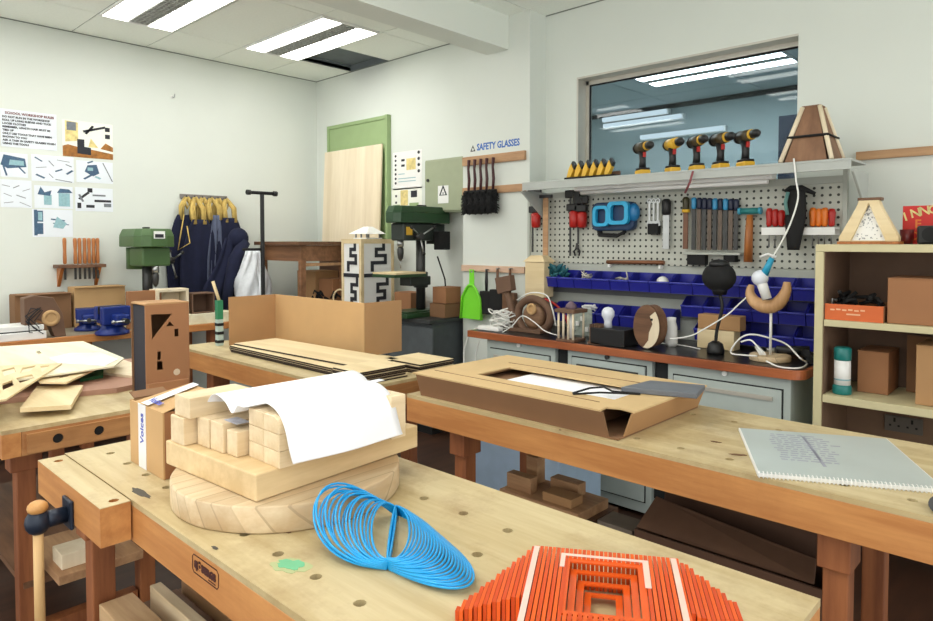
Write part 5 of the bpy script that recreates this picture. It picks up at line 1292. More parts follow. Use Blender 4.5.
single('round_wood_slice', MB().lathe([(.075, 0), (.076, .03), (.07, .034)], (cx_+.03, yc+.19, KZ+.001), 24), m_brownwood, 'brown round wood slice lying behind the crescent lamp base', 'wood slice')
tin = thing('dark_gun', 'dark hot glue gun lying at the right end of the counter', 'glue gun', (-1.0, 3.3, KZ))
part('barrel', MB().cyl((-1.08, 3.27, KZ+.04), (-.95, 3.32, KZ+.045), .022), m_black, tin, True)
part('grip', MB().tube([(-.97, 3.31, KZ+.04), (-.93, 3.26, KZ+.025), (-.91, 3.2, KZ+.022)], [.02, .019, .018], 8), m_blackm, tin, True)
part('nozzle', MB().cyl((-1.12, 3.255, KZ+.039), (-1.08, 3.27, KZ+.04), .006, .014), m_steel, tin, True)
single('red_cable', MB().tube(spl([Py(545, 299, 3.3), Py(553, 303, 3.3), Py(560, 309, 3.3), Py(566, 318, 3.3), Py(570, 332, 3.3)]), .008, 6), m_red, 'red cable arching behind the brown sculpture lamp', 'cable')
cable('white cable lying along the counter before the oval lamp', [Pz(625, 333, m_zc), Pz(637, 337, m_zc), Pz(660, 343, m_zc), Pz(680, 345, m_zc), Pz(700, 349, m_zc)])
# ================================================================== WORKBENCHES
TZ = .85
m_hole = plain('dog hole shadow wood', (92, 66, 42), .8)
def bench(name, label, x0, x1, y0, y1, th, holes, legs_x, shelf=.3, top=None, leg_y=None):
    t = thing(name, label, 'workbench', ((x0+x1)/2, (y0+y1)/2, 0))
    part('worktop', MB().prism(rect(x0, y0, x1, y1), .012, (0, 0, TZ-.012), holes=[circ(.0105, 10, h)[::-1] for h in holes]), top or m_top, t, True, 0)
    part('front_rail', MB().b2(x0, y0, TZ-th, x1, y0+.05, TZ-.0122), m_edge, t, True, .0015)
    part('back_rail', MB().b2(x0, y1-.05, TZ-th, x1, y1, TZ-.0122), m_edge, t, True, .0015)
    part('end_rail', MB().b2(x0, y0+.0505, TZ-th, x0+.05, y1-.0505, TZ-.0122), m_end, t, True, .0015)
    part('end_rail', MB().b2(x1-.05, y0+.0505, TZ-th, x1, y1-.0505, TZ-.0122), m_end, t, True, .0015)
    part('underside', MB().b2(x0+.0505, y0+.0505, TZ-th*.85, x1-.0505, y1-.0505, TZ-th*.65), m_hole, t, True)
    for lx in legs_x:
        for ly in (leg_y or y0+.07, y1-.13):
            part('leg', MB().b2(lx+.008, ly+.008, 0, lx+.062, ly+.062, TZ-th-.1), m_leg, t, True, .003)
            part('bracket', MB().b2(lx, ly-.01, TZ-th-.1, lx+.07, ly+.08, TZ-th*.86), m_leg, t, True, .003)
        part('foot_beam', MB().b2(lx+.012, y0+.14, .06, lx+.058, y1-.13, .14), m_leg, t, True)
    if shelf: part('lower_shelf', MB().b2(min(legs_x)+.004, y0+.09, shelf-.02, max(legs_x)+.066, y1-.08, shelf), m_brownwood, t, True)
    return t
# --- front bench
hx = [-1.850+.1165*i for i in range(14)]
holes = [(x, .614) for x in hx]+[(x, .965) for x in hx]+[(-.778, .853)]
B1 = bench('front_workbench', 'front pine workbench with a wooden end vise and the oval block stack', -1.935, -.295, .532, 1.108, .09, holes, (-1.863, -.55), .42, None, .543)
# logo
a = Py(192, 552.5, .531); b = Py(218.3, 572, .531); z0 = Py(192, 571, .531).z
lw, lh = b.x-a.x, a.z-z0
lo = MB(); c_ = .006; e_ = .0018
outr = [(c_, 0), (lw-c_, 0), (lw, c_), (lw, lh-c_), (lw-c_, lh), (c_, lh), (0, lh-c_), (0, c_)]
inr = [(c_, e_), (lw-c_, e_), (lw-e_, c_), (lw-e_, lh-c_), (lw-c_, lh-e_), (c_, lh-e_), (e_, lh-c_), (e_, c_)]
lo.prism(outr, .0006, (a.x, .5315, z0), X3, Z3, holes=[inr[::-1]])
m_burn = plain('burnt logo', (70, 26, 18), .8)
q = textmb('SJÖBERGS', lh*.5, (a.x+lw*.09, .5312, z0+lh*.34), X3, Z3, bold=.0013)
w_ = max(v.x for v in q.v)-min(v.x for v in q.v)
for v in q.v: v.x = a.x+lw*.09+(v.x-a.x-lw*.09)*(lw*.82)/w_
lo.add(q.v, q.f); lo.prism(rect(lw*.62, lh*.14, lw*.88, lh*.19), .0006, (a.x, .5315, z0), X3, Z3)
part('logo', lo, m_burn, B1, True)
# stains on the top
def blot(px, py, r, m, sx=1., sy=1., rot=0., name='paint_stain', seed=1, par=None, z=TZ):
    c = Pz(px, py, z); rg = random.Random(seed); pts = []
    for i in range(22):
        an = 2*pi*i/22; rr_ = r*(.72+.45*rg.random()); x = rr_*cos(an)*sx; y = rr_*sin(an)*sy
        pts.append((x*cos(rot)-y*sin(rot), x*sin(rot)+y*cos(rot)))
    part(name, MB().prism(pts, .0005, (c.x, c.y, z+.0001+.0003*(seed % 3))), m, par or B1, True)
blot(290, 565, .021, plain('green paint stain', (110, 186, 140), .6), 1.2, .8, .4, 'green_stain', 5)
blot(291, 565.5, .030, plain('pale green stain', (178, 186, 136), .6), 1.2, .85, .5, 'green_stain', 6)
blot(141, 493, .03, plain('grey smear', (84, 78, 70), .7), 1.7, .3, .06, 'grey_smear', 4)
blot(283, 531, .012, plain('brown burn', (110, 76, 48), .7), 1.5, .5, .3, 'burn_mark', 6)
blot(215, 548, .008, plain('grey smear', (84, 78, 70), .7), 1.4, .5, 0, 'grey_smear', 7)
# vise jaw
jaw = MB().prism(rect(-1.922, .468, -1.477, .528), .082, (0, 0, TZ-.083), holes=[circ(.0105, 10, (-1.505, .504))[::-1], circ(.0105, 10, (-1.88, .503))[::-1]])
part('vise_jaw', jaw, m_edge, B1, True, label='pale wooden vise jaw')
part('jaw_top', MB().prism(rect(-1.922, .468, -1.477, .528), .0012, (0, 0, TZ-.001), holes=[circ(.0105, 10, (-1.505, .504))[::-1], circ(.0105, 10, (-1.88, .503))[::-1]]), m_top, B1, True)
m_vsc = plain('vise screw blue black', (34, 44, 62), .4, .3, .1)
v0 = Py(70, 513, .468)
part('screw_flange', MB().b2(v0.x-.03, .46, v0.z-.03, v0.x+.03, .468, v0.z+.035), m_vsc, B1, True, .003)
v1 = Vector((v0.x, .405, v0.z-.001))
scw = part('vise_screw', MB().cyl((v0.x, .46, v0.z), v1, .018, .019), m_vsc, B1, True)
part('screw_head', MB().sph(v1, .026, 16, (1, 1, 1.1)), m_vsc, scw, True)
part('handle_rod', MB().cyl((v1.x, v1.y, v1.z-.33), (v1.x, v1.y, v1.z+.026), .011, .010), wood('handle ash', (222, 184, 130), (200, 158, 104), 'z', .5, 24), scw, True)
part('handle_ball', MB().sph((v1.x, v1.y, v1.z+.032), .021, 16, (1, 1, .75)), wood('ball wood', (210, 158, 96), (186, 128, 66), 'x', .4, 18), scw, True)
# round slab, square slab
DC = Vector((-1.302, .803, TZ))
single('round_slab', MB().lathe([(.243, 0), (.245, .003), (.245, .049), (.242, .052)], (DC.x, DC.y, TZ+.001), 64), m_disc, 'round glued pine slab at the bottom of the stack on the front workbench', 'wood slab')
sA = Vector((-1.5, .612)); sB = Vector((-1.155, .636)); ang = atan2(sB.y-sA.y, sB.x-sA.x)
z1 = TZ+.054; z2 = .957
mx = Matrix.Translation((sA.x, sA.y, 0)) @ Matrix.Rotation(ang, 4, 'Z')
sl = MB(); sl.b2(0, 0, z1, .352, .445, z2, mx)
single('square_slab', sl, wood('square slab pine', (226, 200, 156), (210, 180, 132), 'y', .6, 12), 'thick square pine slab lying on the round slab', 'wood slab', bevel=.003)
# timber blocks on the slab
def timber(label, x0, x1, y0, y1, za, zb, rot=0, mat=None):
    c = ((x0+x1)/2, (y0+y1)/2)
    m = Matrix.Translation((c[0], c[1], 0)) @ Matrix.Rotation(rot, 4, 'Z')
    hx, hy = (x1-x0)/2, (y1-y0)/2
    return single('timber_block', MB().b2(-hx, -hy, za+.0005, hx, hy, zb, m), mat or m_pine, label, 'wood block', 'pine blocks on the square slab', bevel=.002)
zt1 = Py(186, 418, .627).z; zup = Py(189, 397, .632).z; zt2 = Py(223, 424, .655).z; zt3 = Py(233, 430, .665).z; zS = Py(284, 418, .69).z
timber('lower pine block at the left end of the slab', -1.487, -1.428, .618, .78, z2, zt1, .05)
timber('upper pine block stacked on the left end block', -1.478, -1.41, .624, .77, zt1+.0005, zup, .05)
timber('left one of the two narrow pine blocks in the middle', -1.424, -1.374, .648, .97, z2, zt2, .04)
timber('right one of the two narrow pine blocks in the middle', -1.371, -1.319, .652, .97, z2, zt2, .04)
timber('slim short pine block between the narrow pair and the papered laths', -1.314, -1.274, .66, .96, z2, zt3, .04)
SX0, SX1, SY0, SY1 = -1.262, -1.144, .684, .955
for k in range(3):
    for i in range(2):
        za = z2+(zS-z2)*k/3; zb = z2+(zS-z2)*(k+1)/3-.0006; xa = SX0+(SX1-SX0)*i/2+.0004; xb = SX0+(SX1-SX0)*(i+1)/2-.0004
        pr = [(xa, za), (xb, za), (xb, zb), (xa, zb)]
        if k == 2 and i == 1: pr = [(xa, za), (xb, za), (xb, zb-.022)]+[(xb-.024+.024*cos(a), zb-.022+.022*sin(a)) for a in (.4, .8, 1.2, pi/2)]+[(xa, zb)]
        lb = ['bottom', 'middle', 'top'][k]+' '+['left', 'right'][i]+' pine lath in the papered stack of six on the slab'
        single('pine_lath', MB().prism([(p[0], p[1]) for p in pr], -(SY1-SY0), (0, SY0, 0), X3, Z3), m_pine, lb, 'wood block', 'pine laths under the paper', bevel=.0015)
single('pine_offcut', MB().b2(SX0+.02, SY1+.002, z2+.0005, SX1+.012, SY1+.045, zS-.004), m_pine, 'pine offcut closing the far end of the papered laths', 'wood block', bevel=.002)
# papers
def sweep_paper(label, prof, y0, y1, sk=0., wob=.002):
    P = [Vector((p[0], 0, p[1])) for p in prof]; pts = spl(P, 6); n = len(pts)-1
    def f(u, v):
        i = min(int(u*n), n-1); t = u*n-i; p = pts[i].lerp(pts[i+1], t)
        return (p.x+wob*sin(v*7+u*5), y0+(y1-y0)*v+sk*u+.004*sin(u*6), p.z+wob*sin(v*5+2)*u)
    return single('paper_sheet', MB().grid(f, n, 14), m_paper, label, 'paper', solid=.0008)
hi = zup+.004
sweep_paper('white paper sheet arched over the blocks behind, left of the pair', [(-1.416, zt2+.006), (-1.409, zt2+.03), (-1.39, zt2+.047), (-1.36, zt2+.051), (-1.32, zt2+.043), (-1.285, zt2+.026), (-1.262, zS+.006), (-1.24, zS+.006)], .664, 1.03, 0, .0015)
sweep_paper('white paper sheet draped over the front laths and down their right side', [(-1.245, zS+.014), (-1.225, zS+.017), (-1.19, zS+.013), (-1.155, zS-.002), (-1.132, zS-.028), (-1.121, zS-.06), (-1.114, z2+.012)], .686, .965, .012, .0018)
single('printed_scrap', MB().b2(-1.34, .67, zt2+.001, -1.285, .7, zt2+.002), plain('printed scrap', (198, 200, 214), .8, 0, .2, 60), 'small printed paper scrap under the arched paper sheet', 'paper')
# carton with tape
cx0, cx1, cy0, cy1 = -1.745, -1.548, .626, .70; ct_ = Py(150, 408, .626).z
cn = thing('taped_carton', 'small open carton with white tape and blue print left of the slab stack', 'carton', ((cx0+cx1)/2, .66, TZ))
part('front', MB().b2(cx0, cy0, TZ+.001, cx1, cy0+.004, ct_), m_card2, cn, True)
part('side', MB().b2(cx0, cy0+.004, TZ+.001, cx0+.004, cy1, ct_), m_card, cn, True)
part('side', MB().b2(cx1-.004, cy0+.004, TZ+.001, cx1, cy1, ct_), m_cardR, cn, True)
part('back', MB().b2(cx0+.004, cy1-.004, TZ+.001, cx1-.004, cy1, ct_), m_card, cn, True)
part('bottom', MB().b2(cx0+.004, cy0+.004, TZ+.001, cx1-.004, cy1-.004, TZ+.004), m_card, cn, True)
part('flap', MB().hexa([(cx0+.03, cy0, ct_), (cx1, cy0, ct_), (cx1, cy0+.004, ct_), (cx0+.03, cy0+.004, ct_), (cx0+.06, cy1+.05, ct_+.03), (cx1-.02, cy1+.05, ct_+.03), (cx1-.02, cy1+.054, ct_+.027), (cx0+.06, cy1+.054, ct_+.027)]), m_card2, cn, True)
part('flap', MB().hexa([(cx0-.03, cy0+.01, ct_+.01), (cx0+.004, cy0+.01, ct_), (cx0+.004, cy1+.02, ct_), (cx0-.03, cy1+.02, ct_+.01), (cx0-.03, cy0+.01, ct_+.013), (cx0+.004, cy0+.01, ct_+.003), (cx0+.004, cy1+.02, ct_+.003), (cx0-.03, cy1+.02, ct_+.013)]), m_cardD, cn, True)
tx = cx0+.055
tp = part('tape', MB().b2(tx, cy0-.0012, TZ+.001, tx+.045, cy0-.0002, ct_+.001), plain('white tape', (236, 236, 240), .35), cn, True)
part('tape', MB().hexa([(tx+.02, cy0-.001, ct_+.0045), (tx+.06, cy0-.001, ct_+.0045), (tx+.06, cy1+.05, ct_+.0345), (tx+.025, cy1+.05, ct_+.0345), (tx+.02, cy0-.001, ct_+.005), (tx+.06, cy0-.001, ct_+.005), (tx+.06, cy1+.05, ct_+.035), (tx+.025, cy1+.05, ct_+.035)]), plain('white tape', (236, 236, 240), .35), cn, True)
q = textmb('Voices', .028, (tx+.032, cy0-.0014, ct_-.095), Z3, Vector((-1, 0, 0)), bold=.0006)
q2 = textmb('Voices', .026, (tx+.026, cy0+.012, ct_+.0083), Vector((1, 0, 0)), Vector((.0, cy1+.05-cy0, .03)), bold=.0006); part('tape_print', q2, plain('tape blue print', (86, 96, 186), .6), cn, True)
part('tape_print', q, plain('tape blue print', (86, 96, 186), .6), cn, True)
# slinky-like spring
cA = Pz(396, 516, TZ); cB = Pz(388, 571, TZ); eL = Pz(316, 541, TZ); eR = Pz(472, 583, TZ)
M0 = (cA+cB)/2; CD = (cA-cB); ha = CD.length/2; CD.normalize(); UL = eL-M0; UR = eR-M0
sp_pts = []; m_sp = plain('blue spring plastic', (14, 158, 224), .3, 0, .03)
mb = MB(); NA, NB = 18, 22
for i in range(NA+NB):
    f_ = i/(NA+NB-1)
    if i < NA: g_ = i/(NA-1); fl, fr = 1-.74*g_**1.1, .01+.015*g_
    else: g_ = (i-NA)/(NB-1); fl, fr = .025-.015*g_, .24+.76*g_**.9
    lift = (.030+.016*sin(i*1.9))*max(0, 1-g_*.8) if i < NA else .010+.016*(1-g_)
    for s, b_, D in ((-1, fl, UL), (1, fr, UR)):
        for k in range(24):
            t_ = pi*k/24; tt = t_ if s < 0 else pi+t_
            sk_ = sin(t_)
            q_ = M0+CD*ha*cos(tt)*(1+.02*sin(i*2.1))+D*b_*sk_+(UR-UL)*.02*(f_-.5)
            if s < 0: zz = .003+.066*b_*sk_*(1+cos(tt))/1.3+.010*b_*sk_*(1+sin(i*1.9))
            else: zz = .003+lift*sk_*min(1, b_*1.6)
            zz += .0009*min(i, NA+NB-i)
            if (Vector((q_.x, q_.y))-Vector((-1.302, .803))).length < .25: zz = max(zz, .0555+.004*b_)
            sp_pts.append(q_+Z3*zz)
mb.tube(sp_pts, .0021, 6)
o = single('spring_toy', mb, m_sp, 'bright blue plastic coil spring sprawled on the front workbench', 'spring toy')
# orange acrylic stack
ua = radians(31.6)
u = Vector((cos(ua), sin(ua), 0)); wv_ = Vector((-sin(ua), cos(ua), 0))
oc = Pz(600, 600, TZ)
ac = thing('acrylic_model', 'orange stepped stack of acrylic frames with a square opening on the front workbench', 'model', (oc.x, oc.y, TZ))
m_acr = plain('orange acrylic', (226, 92, 30), .12, 0, .02)
def uw(p): d = p-oc; return d.dot(u), d.dot(wv_)
m_acr2 = plain('orange acrylic deep', (206, 74, 24), .15, 0, .02)
uc = .005; wbk = .054; wfr = -.20; hz = .05; pitch = .0068; oh = .058; ho, hi_ = .024, -.135
x = -.205; k = 0
def prof_part(x, segs):
    mb = MB()
    for (w0, w1, z0, z1) in segs: mb.prism([(w0, z0), (w1, z0), (w1, z1), (w0, z1)], .0054, (oc.x+u.x*x, oc.y+u.y*x, TZ+.001), wv_, Z3)
    part('slice', mb, m_acr if k % 2 else m_acr2, ac, True)
while x < .19:
    if x < -.108:
        f_ = (-.108-x)/.097; back = wbk-.137*f_-.006*(k % 3 == 0); h = hz*(1-.7*f_)
    elif x > .118:
        f_ = (x-.118)/.07; back = wbk-.065*f_-.008*(k % 3 == 0); h = hz*(1-.5*f_)
    else: back, h = wbk, hz
    if abs(x-uc) < oh:
        mbk = [(ho, back, 0, h), (wfr, hi_, 0, h)]
        prof_part(x, mbk[:1]); prof_part(x, mbk[1:])
    else: prof_part(x, [(wfr if -.108 <= x <= .118 else -.102-.004*(k % 2), back, 0, h)])
    x += pitch; k += 1
# stepped frames inside the opening
for j in range(4):
    f_ = j*.011; zt_ = TZ+.001+hz-.002-.0115*j
    o_ = [(uc-oh+f_-.003, hi_+f_*.6), (uc+oh-f_+.003, hi_+f_*.6), (uc+oh-f_+.003, ho-f_+.001), (uc-oh+f_-.003, ho-f_+.001)]
    i_ = [(uc-oh+f_+.007, hi_+f_*.6+.008), (uc-oh+f_+.007, ho-f_-.009), (uc+oh-f_-.007, ho-f_-.009), (uc+oh-f_-.007, hi_+f_*.6+.008)]
    part('inner_frame', MB().prism(o_, .003, (oc.x, oc.y, zt_-.003), u, wv_, holes=[i_]), m_acr, ac, True)
m_reflect = plain('pale film strip', (244, 200, 186), .35)  # pale strips imitate reflections on the glossy acrylic
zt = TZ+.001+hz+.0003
for xa in (-.106, .108): part('film_strip', MB().prism([(xa, wbk-.003), (xa, -.19), (xa+.0085, -.19), (xa+.0085, wbk-.003)], .0005, (oc.x, oc.y, zt), u, wv_), m_reflect, ac, True)  # pale strips standing in for reflections along both sides
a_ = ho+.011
part('film_strip', MB().prism([(uc-oh-.008, a_-.045), (uc-oh-.008, a_), (uc+oh+.010, a_), (uc+oh+.010, a_-.085), (uc+oh+.001, a_-.085), (uc+oh+.001, a_-.007), (uc-oh-.001, a_-.007), (uc-oh-.001, a_-.045)], .0005, (oc.x, oc.y, zt), u, wv_), m_reflect, ac, True)  # pale strip standing in for the reflection around the opening
# scraps on the shelf under the front bench
sh1 = .4205
def plank(label, x0, x1, y0, y1, za, zb, mat=None, name='timber_offcut', rot=0):
    m = Matrix.Translation(((x0+x1)/2, (y0+y1)/2, 0)) @ Matrix.Rotation(rot, 4, 'Z'); hx, hy = (x1-x0)/2, (y1-y0)/2
    return single(name, MB().b2(-hx, -hy, za, hx, hy, zb, m), mat or m_pinex, label, 'timber', bevel=.002)
plank('thick pale timber with a knot on the shelf under the front workbench', -1.788, -.9, .56, .64, sh1, sh1+.075, wood('scrap timber', (206, 172, 130), (180, 140, 98), 'x', .6, 14))
plank('narrow batten behind the thick timber under the front workbench', -1.76, -.8, .672, .7, sh1, sh1+.09)
plank('dark board strip behind the narrow batten under the front workbench', -1.78, -.8, .706, .75, sh1, sh1+.045, m_brownwood)
plank('wide pinkish board at the back of the shelf under the front workbench', -1.78, -.8, .762, .93, sh1, sh1+.07, m_worn)
single('paper_pad', MB().b2(-1.62, .78, sh1+.071, -1.45, .9, sh1+.078), m_paper, 'white paper pad on the wide board under the front workbench', 'paper')
# --- right bench
B2h = [(-1.70+.13*i, 1.67) for i in range(14)]+[(-1.7+.13*i, 2.03) for i in range(14)]
B2 = bench('right_workbench', 'long workbench on the right carrying the flat cardboard tray and spiral notebook', -1.797, .25, 1.592, 2.158, .097, B2h, (-1.64, -.45), .3)
blot(716, 442, .01, plain('brown burn', (110, 76, 48), .7), 1.6, .7, .2, 'burn_mark', 12, B2); blot(738, 455, .014, plain('brown burn', (110, 76, 48), .7), 1.6, .5, .5, 'burn_mark', 14, B2)
blot(560, 430, .004, m_hole, 1, 1, 0, 'burn_mark', 15, B2)
# flat cardboard tray
tx0, tx1, ty0, ty1 = -1.745, -.945, 1.612, 2.12; h = .075
zt = TZ+h
tr = thing('cardboard_tray', 'long flat cardboard box with an open window in its lid on the right workbench', 'box', ((tx0+tx1)/2, (ty0+ty1)/2, TZ))
part('bottom', MB().b2(tx0, ty0, TZ+.001, tx1, ty1, TZ+.005), m_cardD, tr, True)
def wall4(a, b, lean, mat, nm='wall'):
    a = Vector(a); b = Vector(b); l = Vector(lean)
    d = (b-a).normalized(); n = Vector((-d.y, d.x, 0))*.005
    part(nm, MB().hexa([a+Z3*.005, b+Z3*.005, b+n+Z3*.005, a+n+Z3*.005, a+l, b+l, b+l+n, a+l+n]), mat, tr, True)
wall4((tx0, ty0, TZ), (tx1-.03, ty0, TZ), (-.012, -.012, h), m_cardD)
wall4((tx1, ty0+.035, TZ), (tx1, ty1, TZ), (.03, -.01, h), m_card)
wall4((tx1, ty1, TZ), (tx0, ty1, TZ), (0, .0, h), m_card)
wall4((tx0, ty1, TZ), (tx0, ty0, TZ), (-.02, 0, h), m_card)
ow = [(-1.60, 1.735), (-1.0, 1.755), (-1.05, 1.925), (-1.55, 1.925)]
ox0, ox1, oy0, oy1 = -1.585, -1.03, 1.735, 1.915
part('lid', MB().prism([(tx0-.03, ty0-.012), (tx1-.05, ty0-.012), (tx1-.055, ty0+.03), (tx1-.02, ty0+.045), (tx1+.03, ty0+.035), (tx1+.03, ty1), (tx0-.02, ty1)], .005, (0, 0, zt), holes=[rect(ox0, oy0, ox1, oy1)[::-1]]), plain('kraft lid', (208, 178, 130), .85, 0, .05, 6), tr, True)
part('inner_flap', MB().b2(tx0+.02, ty0+.012, zt-.012, ox0-.02, ty1-.02, zt-.006), m_card, tr, True)
part('crease', MB().tube([(tx0, ty0+.07, zt+.0056), (tx1-.1, ty0+.065, zt+.0056)], .0012, 5).tube([(ox1, 2.0, zt+.0056), (tx0+.1, 1.985, zt+.0056)], .0012, 5), m_cardD, tr, True)
single('white_card', MB().b2(ox0+.09, oy0-.02, TZ+.0615, ox1+.03, oy1+.03, TZ+.064), m_paper, 'white card lying inside the flat cardboard box', 'paper')
single('card_insert', MB().b2(tx0+.04, ty0+.06, TZ+.006, tx1-.12, ty1-.06, TZ+.051), m_cardD, 'stack of dark cardboard inserts filling the flat box', 'cardboard')
zz_ = zt+.009
single('bent_wire', MB().tube([Pz(573, 393, zz_), Pz(590, 388, zz_), Pz(604, 387, zz_+.004), Pz(612, 391, zz_), Pz(640, 394, zz_), Pz(600, 392.5, zz_), Pz(573, 394, zz_)], .0032, 6), m_blackm, 'thin black bent wire lying across the window of the flat box', 'wire')
pz0 = zt+.0065
pc_ = [Pz(621, 392, pz0), Pz(697, 399, pz0), Pz(705, 390, pz0), Pz(650, 385, pz0)]
single('grey_panel', MB().hexa([Vector(p) for p in pc_]+[Vector(p)+Z3*.016 for p in pc_]), plain('slate grey', (104, 108, 116), .55), 'slate grey flat panel lying on the right end of the flat box', 'panel', bevel=.002)
# spiral notebook
n0 = Vector((-.562, 1.590, 0)); n0 = Pz(757, 476, TZ+.006); n1 = Pz(945, 493, TZ+.006); n3 = Pz(735, 427, TZ+.006)
eu = (n1-n0); W = .385; eu.normalize(); ev = Vector((-eu.y, eu.x, 0)); Hh = .41
nb = thing('spiral_notebook', 'large grey spiral bound notebook lying on the right workbench', 'notebook', (n0.x, n0.y, TZ), atan2(eu.y, eu.x))
part('pages', MB().b2(.003, .012, .001, W-.003, Hh-.004, .009), m_white, nb)
m_cov = plain('frosted grey cover', (182, 192, 190), .3, 0, .05, 5)
part('cover', MB().b2(.007, .014, .0092, W-.006, Hh-.008, .0102), m_cov, nb)
pm = MB(); r4 = random.Random(4)
for i in range(13):
    y = .13+.019*i; x = .07+.012*r4.random()
    while x < .19+.03*r4.random():
        l = .008+.018*r4.random(); pm.prism(rect(x, y, x+l, y+.007), .0003, (0, 0, .0103)); x += l+.006
pm.prism(rect(.16, .1, .168, .36), .0003, (0, 0, .0103))
part('faint_print', pm, plain('faint cover print', (158, 160, 176), .4), nb)
cm_ = MB()
for i in range(44):
    x = .006+i*(W-.012)/43; cm_.tube([(x, .01+.0085*cos(a), .007+.0075*sin(a)) for a in [2*pi*k/9 for k in range(9)]], .0012, 5, True)
part('spiral', cm_, m_white, nb)
single('metal_weight', MB().cyl(Pz(939, 505, TZ+.001), Pz(939, 505, TZ+.02), .018), m_dsteel, 'dark round metal weight at the right edge of the right workbench', 'weight')
# under the right bench
sh2 = .3005
cr_ = thing('scrap_crate', 'low dark crate carrying the scrap board under the right workbench', 'crate', (-1.45, 1.95, sh2))
part('body', MB().b2(-1.55, 1.87, sh2+.001, -1.2, 2.05, sh2+.165), m_brownwood, cr_, True)
part('handle', MB().b2(-1.43, 1.862, sh2+.09, -1.33, 1.87, sh2+.12), m_blackm, cr_, True)
plank('worn scrap board on the crate under the right workbench', -1.56, -1.22, 1.83, 2.02, sh2+.1655, sh2+.2, m_worn, 'scrap_board')
zb_ = sh2+.2005
plank('grey dusty board leaning under the right workbench beside the brown box', -1.19, -1.06, 1.9, 2.0, sh2, sh2+.17, plain('dusty grey', (128, 116, 104), .8, 0, .1), 'scrap_board')
plank('pale square offcut standing on the scrap board', -1.55, -1.44, 1.86, 1.9, zb_, zb_+.055, m_worn, 'wood_offcut')
plank('small pinkish offcut on the scrap board beside the square one', -1.42, -1.3, 1.95, 2.0, zb_, zb_+.045, m_worn, 'wood_offcut')
plank('long flat offcut at the right of the scrap board', -1.38, -1.26, 1.85, 1.92, zb_, zb_+.03, m_card, 'wood_offcut')
plank('upright small block pile at the back of the scrap board', -1.53, -1.48, 1.95, 2.0, zb_, zb_+.1, m_worn, 'wood_offcut')
# brown open box
bx = thing('open_brown_box', 'large brown open cardboard box on the shelf under the right workbench', 'box', (-.74, 1.92, sh2))
m_bxd = plain('box deep brown', (96, 68, 52), .8, 0, .08)
X0, X1, Y0, Y1 = -1.03, -.465, 1.86, 2.06; zt = sh2+.2
part('front', MB().b2(X0, Y0, sh2+.001, X1, Y0+.006, zt), m_bxd, bx, True)
part('back', MB().b2(X0, Y1-.006, sh2+.001, X1, Y1, zt), m_bxd, bx, True)
part('side', MB().b2(X0, Y0+.006, sh2+.001, X0+.006, Y1-.006, zt), m_bxd, bx, True)
part('side', MB().b2(X1-.006, Y0+.006, sh2+.001, X1, Y1-.006, zt), m_bxd, bx, True)
part('bottom', MB().b2(X0+.006, Y0+.006, sh2+.001, X1-.006, Y1-.006, sh2+.006), m_bxd, bx, True)
part('flap', MB().hexa([(X0, Y0+.012, zt+.002), (X1-.05, Y0+.012, zt+.002), (X1-.05, Y0+.018, zt+.002), (X0, Y0+.018, zt+.002), (X0+.01, Y0+.12, zt+.07), (X1-.07, Y0+.1, zt+.03), (X1-.07, Y0+.106, zt+.03), (X0+.01, Y0+.126, zt+.07)]), plain('box flap brown', (116, 84, 64), .8, 0, .08), bx, True)
part('flap', MB().hexa([(X0, Y1-.006, zt), (X1, Y1-.006, zt), (X1, Y1, zt), (X0, Y1, zt), (X0, Y1+.01, zt+.12), (X1, Y1+.01, zt+.12), (X1, Y1+.016, zt+.12), (X0, Y1+.016, zt+.12)]), m_bxd, bx, True)
# blue crate behind
a = Py(462, 450, 2.45); b = Py(560, 470, 2.45)
bl = thing('blue_crate', 'pale blue plastic crate on the floor behind the right workbench', 'crate', ((a.x+b.x)/2, 2.6, 0))
zc = .6
part('body', MB().b2(a.x, 2.45, .001, b.x, 2.8, zc), plain('crate blue', (170, 194, 220), .45, 0, .05), bl, True, .012)
part('rim', MB().b2(a.x-.015, 2.435, zc, b.x+.015, 2.815, zc+.03), plain('crate blue', (170, 194, 220), .45, 0, .05), bl, True, .005)
# --- middle bench
B3 = bench('middle_workbench', 'middle workbench with cardboard screen and stacked plywood sheets', -3.5, -1.99, 1.5, 2.07, .1, [], (-3.3, -2.25), .3)
zt = Px(232, 297, -3.31).z
cs = thing('cardboard_screen', 'folded three panel cardboard screen standing on the middle workbench', 'cardboard', (-2.9, 1.97, TZ))
part('panel', MB().b2(-3.315, 1.69, TZ+.001, -3.309, 1.962, zt), m_card, cs, True)
part('panel', MB().b2(-3.315, 1.963, TZ+.001, -2.52, 1.969, zt), m_card2, cs, True)
part('panel', MB().b2(-2.526, 1.97, TZ+.001, -2.52, 2.2, zt), m_card, cs, True)
m_burned = plain('burnt ply edge', (54, 42, 34), .8)
def ply_stack(n, base, label, group):
    z = base[4]
    for i in range(n):
        x0, x1, y0, y1 = [b+(random.random()-.5)*.012 for b in base[:4]]
        t = thing('plywood_board', label % ['bottom', 'second', 'third', 'fourth', 'fifth', 'sixth'][i] if i < n-1 else label % 'top', 'plywood', ((x0+x1)/2, (y0+y1)/2, z), 0, group)
        hx, hy = (x1-x0)/2, (y1-y0)/2
        part('board', MB().b2(-hx, -hy, .0005, hx, hy, .007), m_burned, t)
        part('veneer', MB().b2(-hx, -hy, .0071, hx, hy, .0078), m_ply, t)
        z += .0084
    return z
za = ply_stack(4, (-3.12, -2.22, 1.60, 1.84, TZ), '%s long plywood board in the stack in front of the cardboard screen', 'long plywood boards on the middle bench')
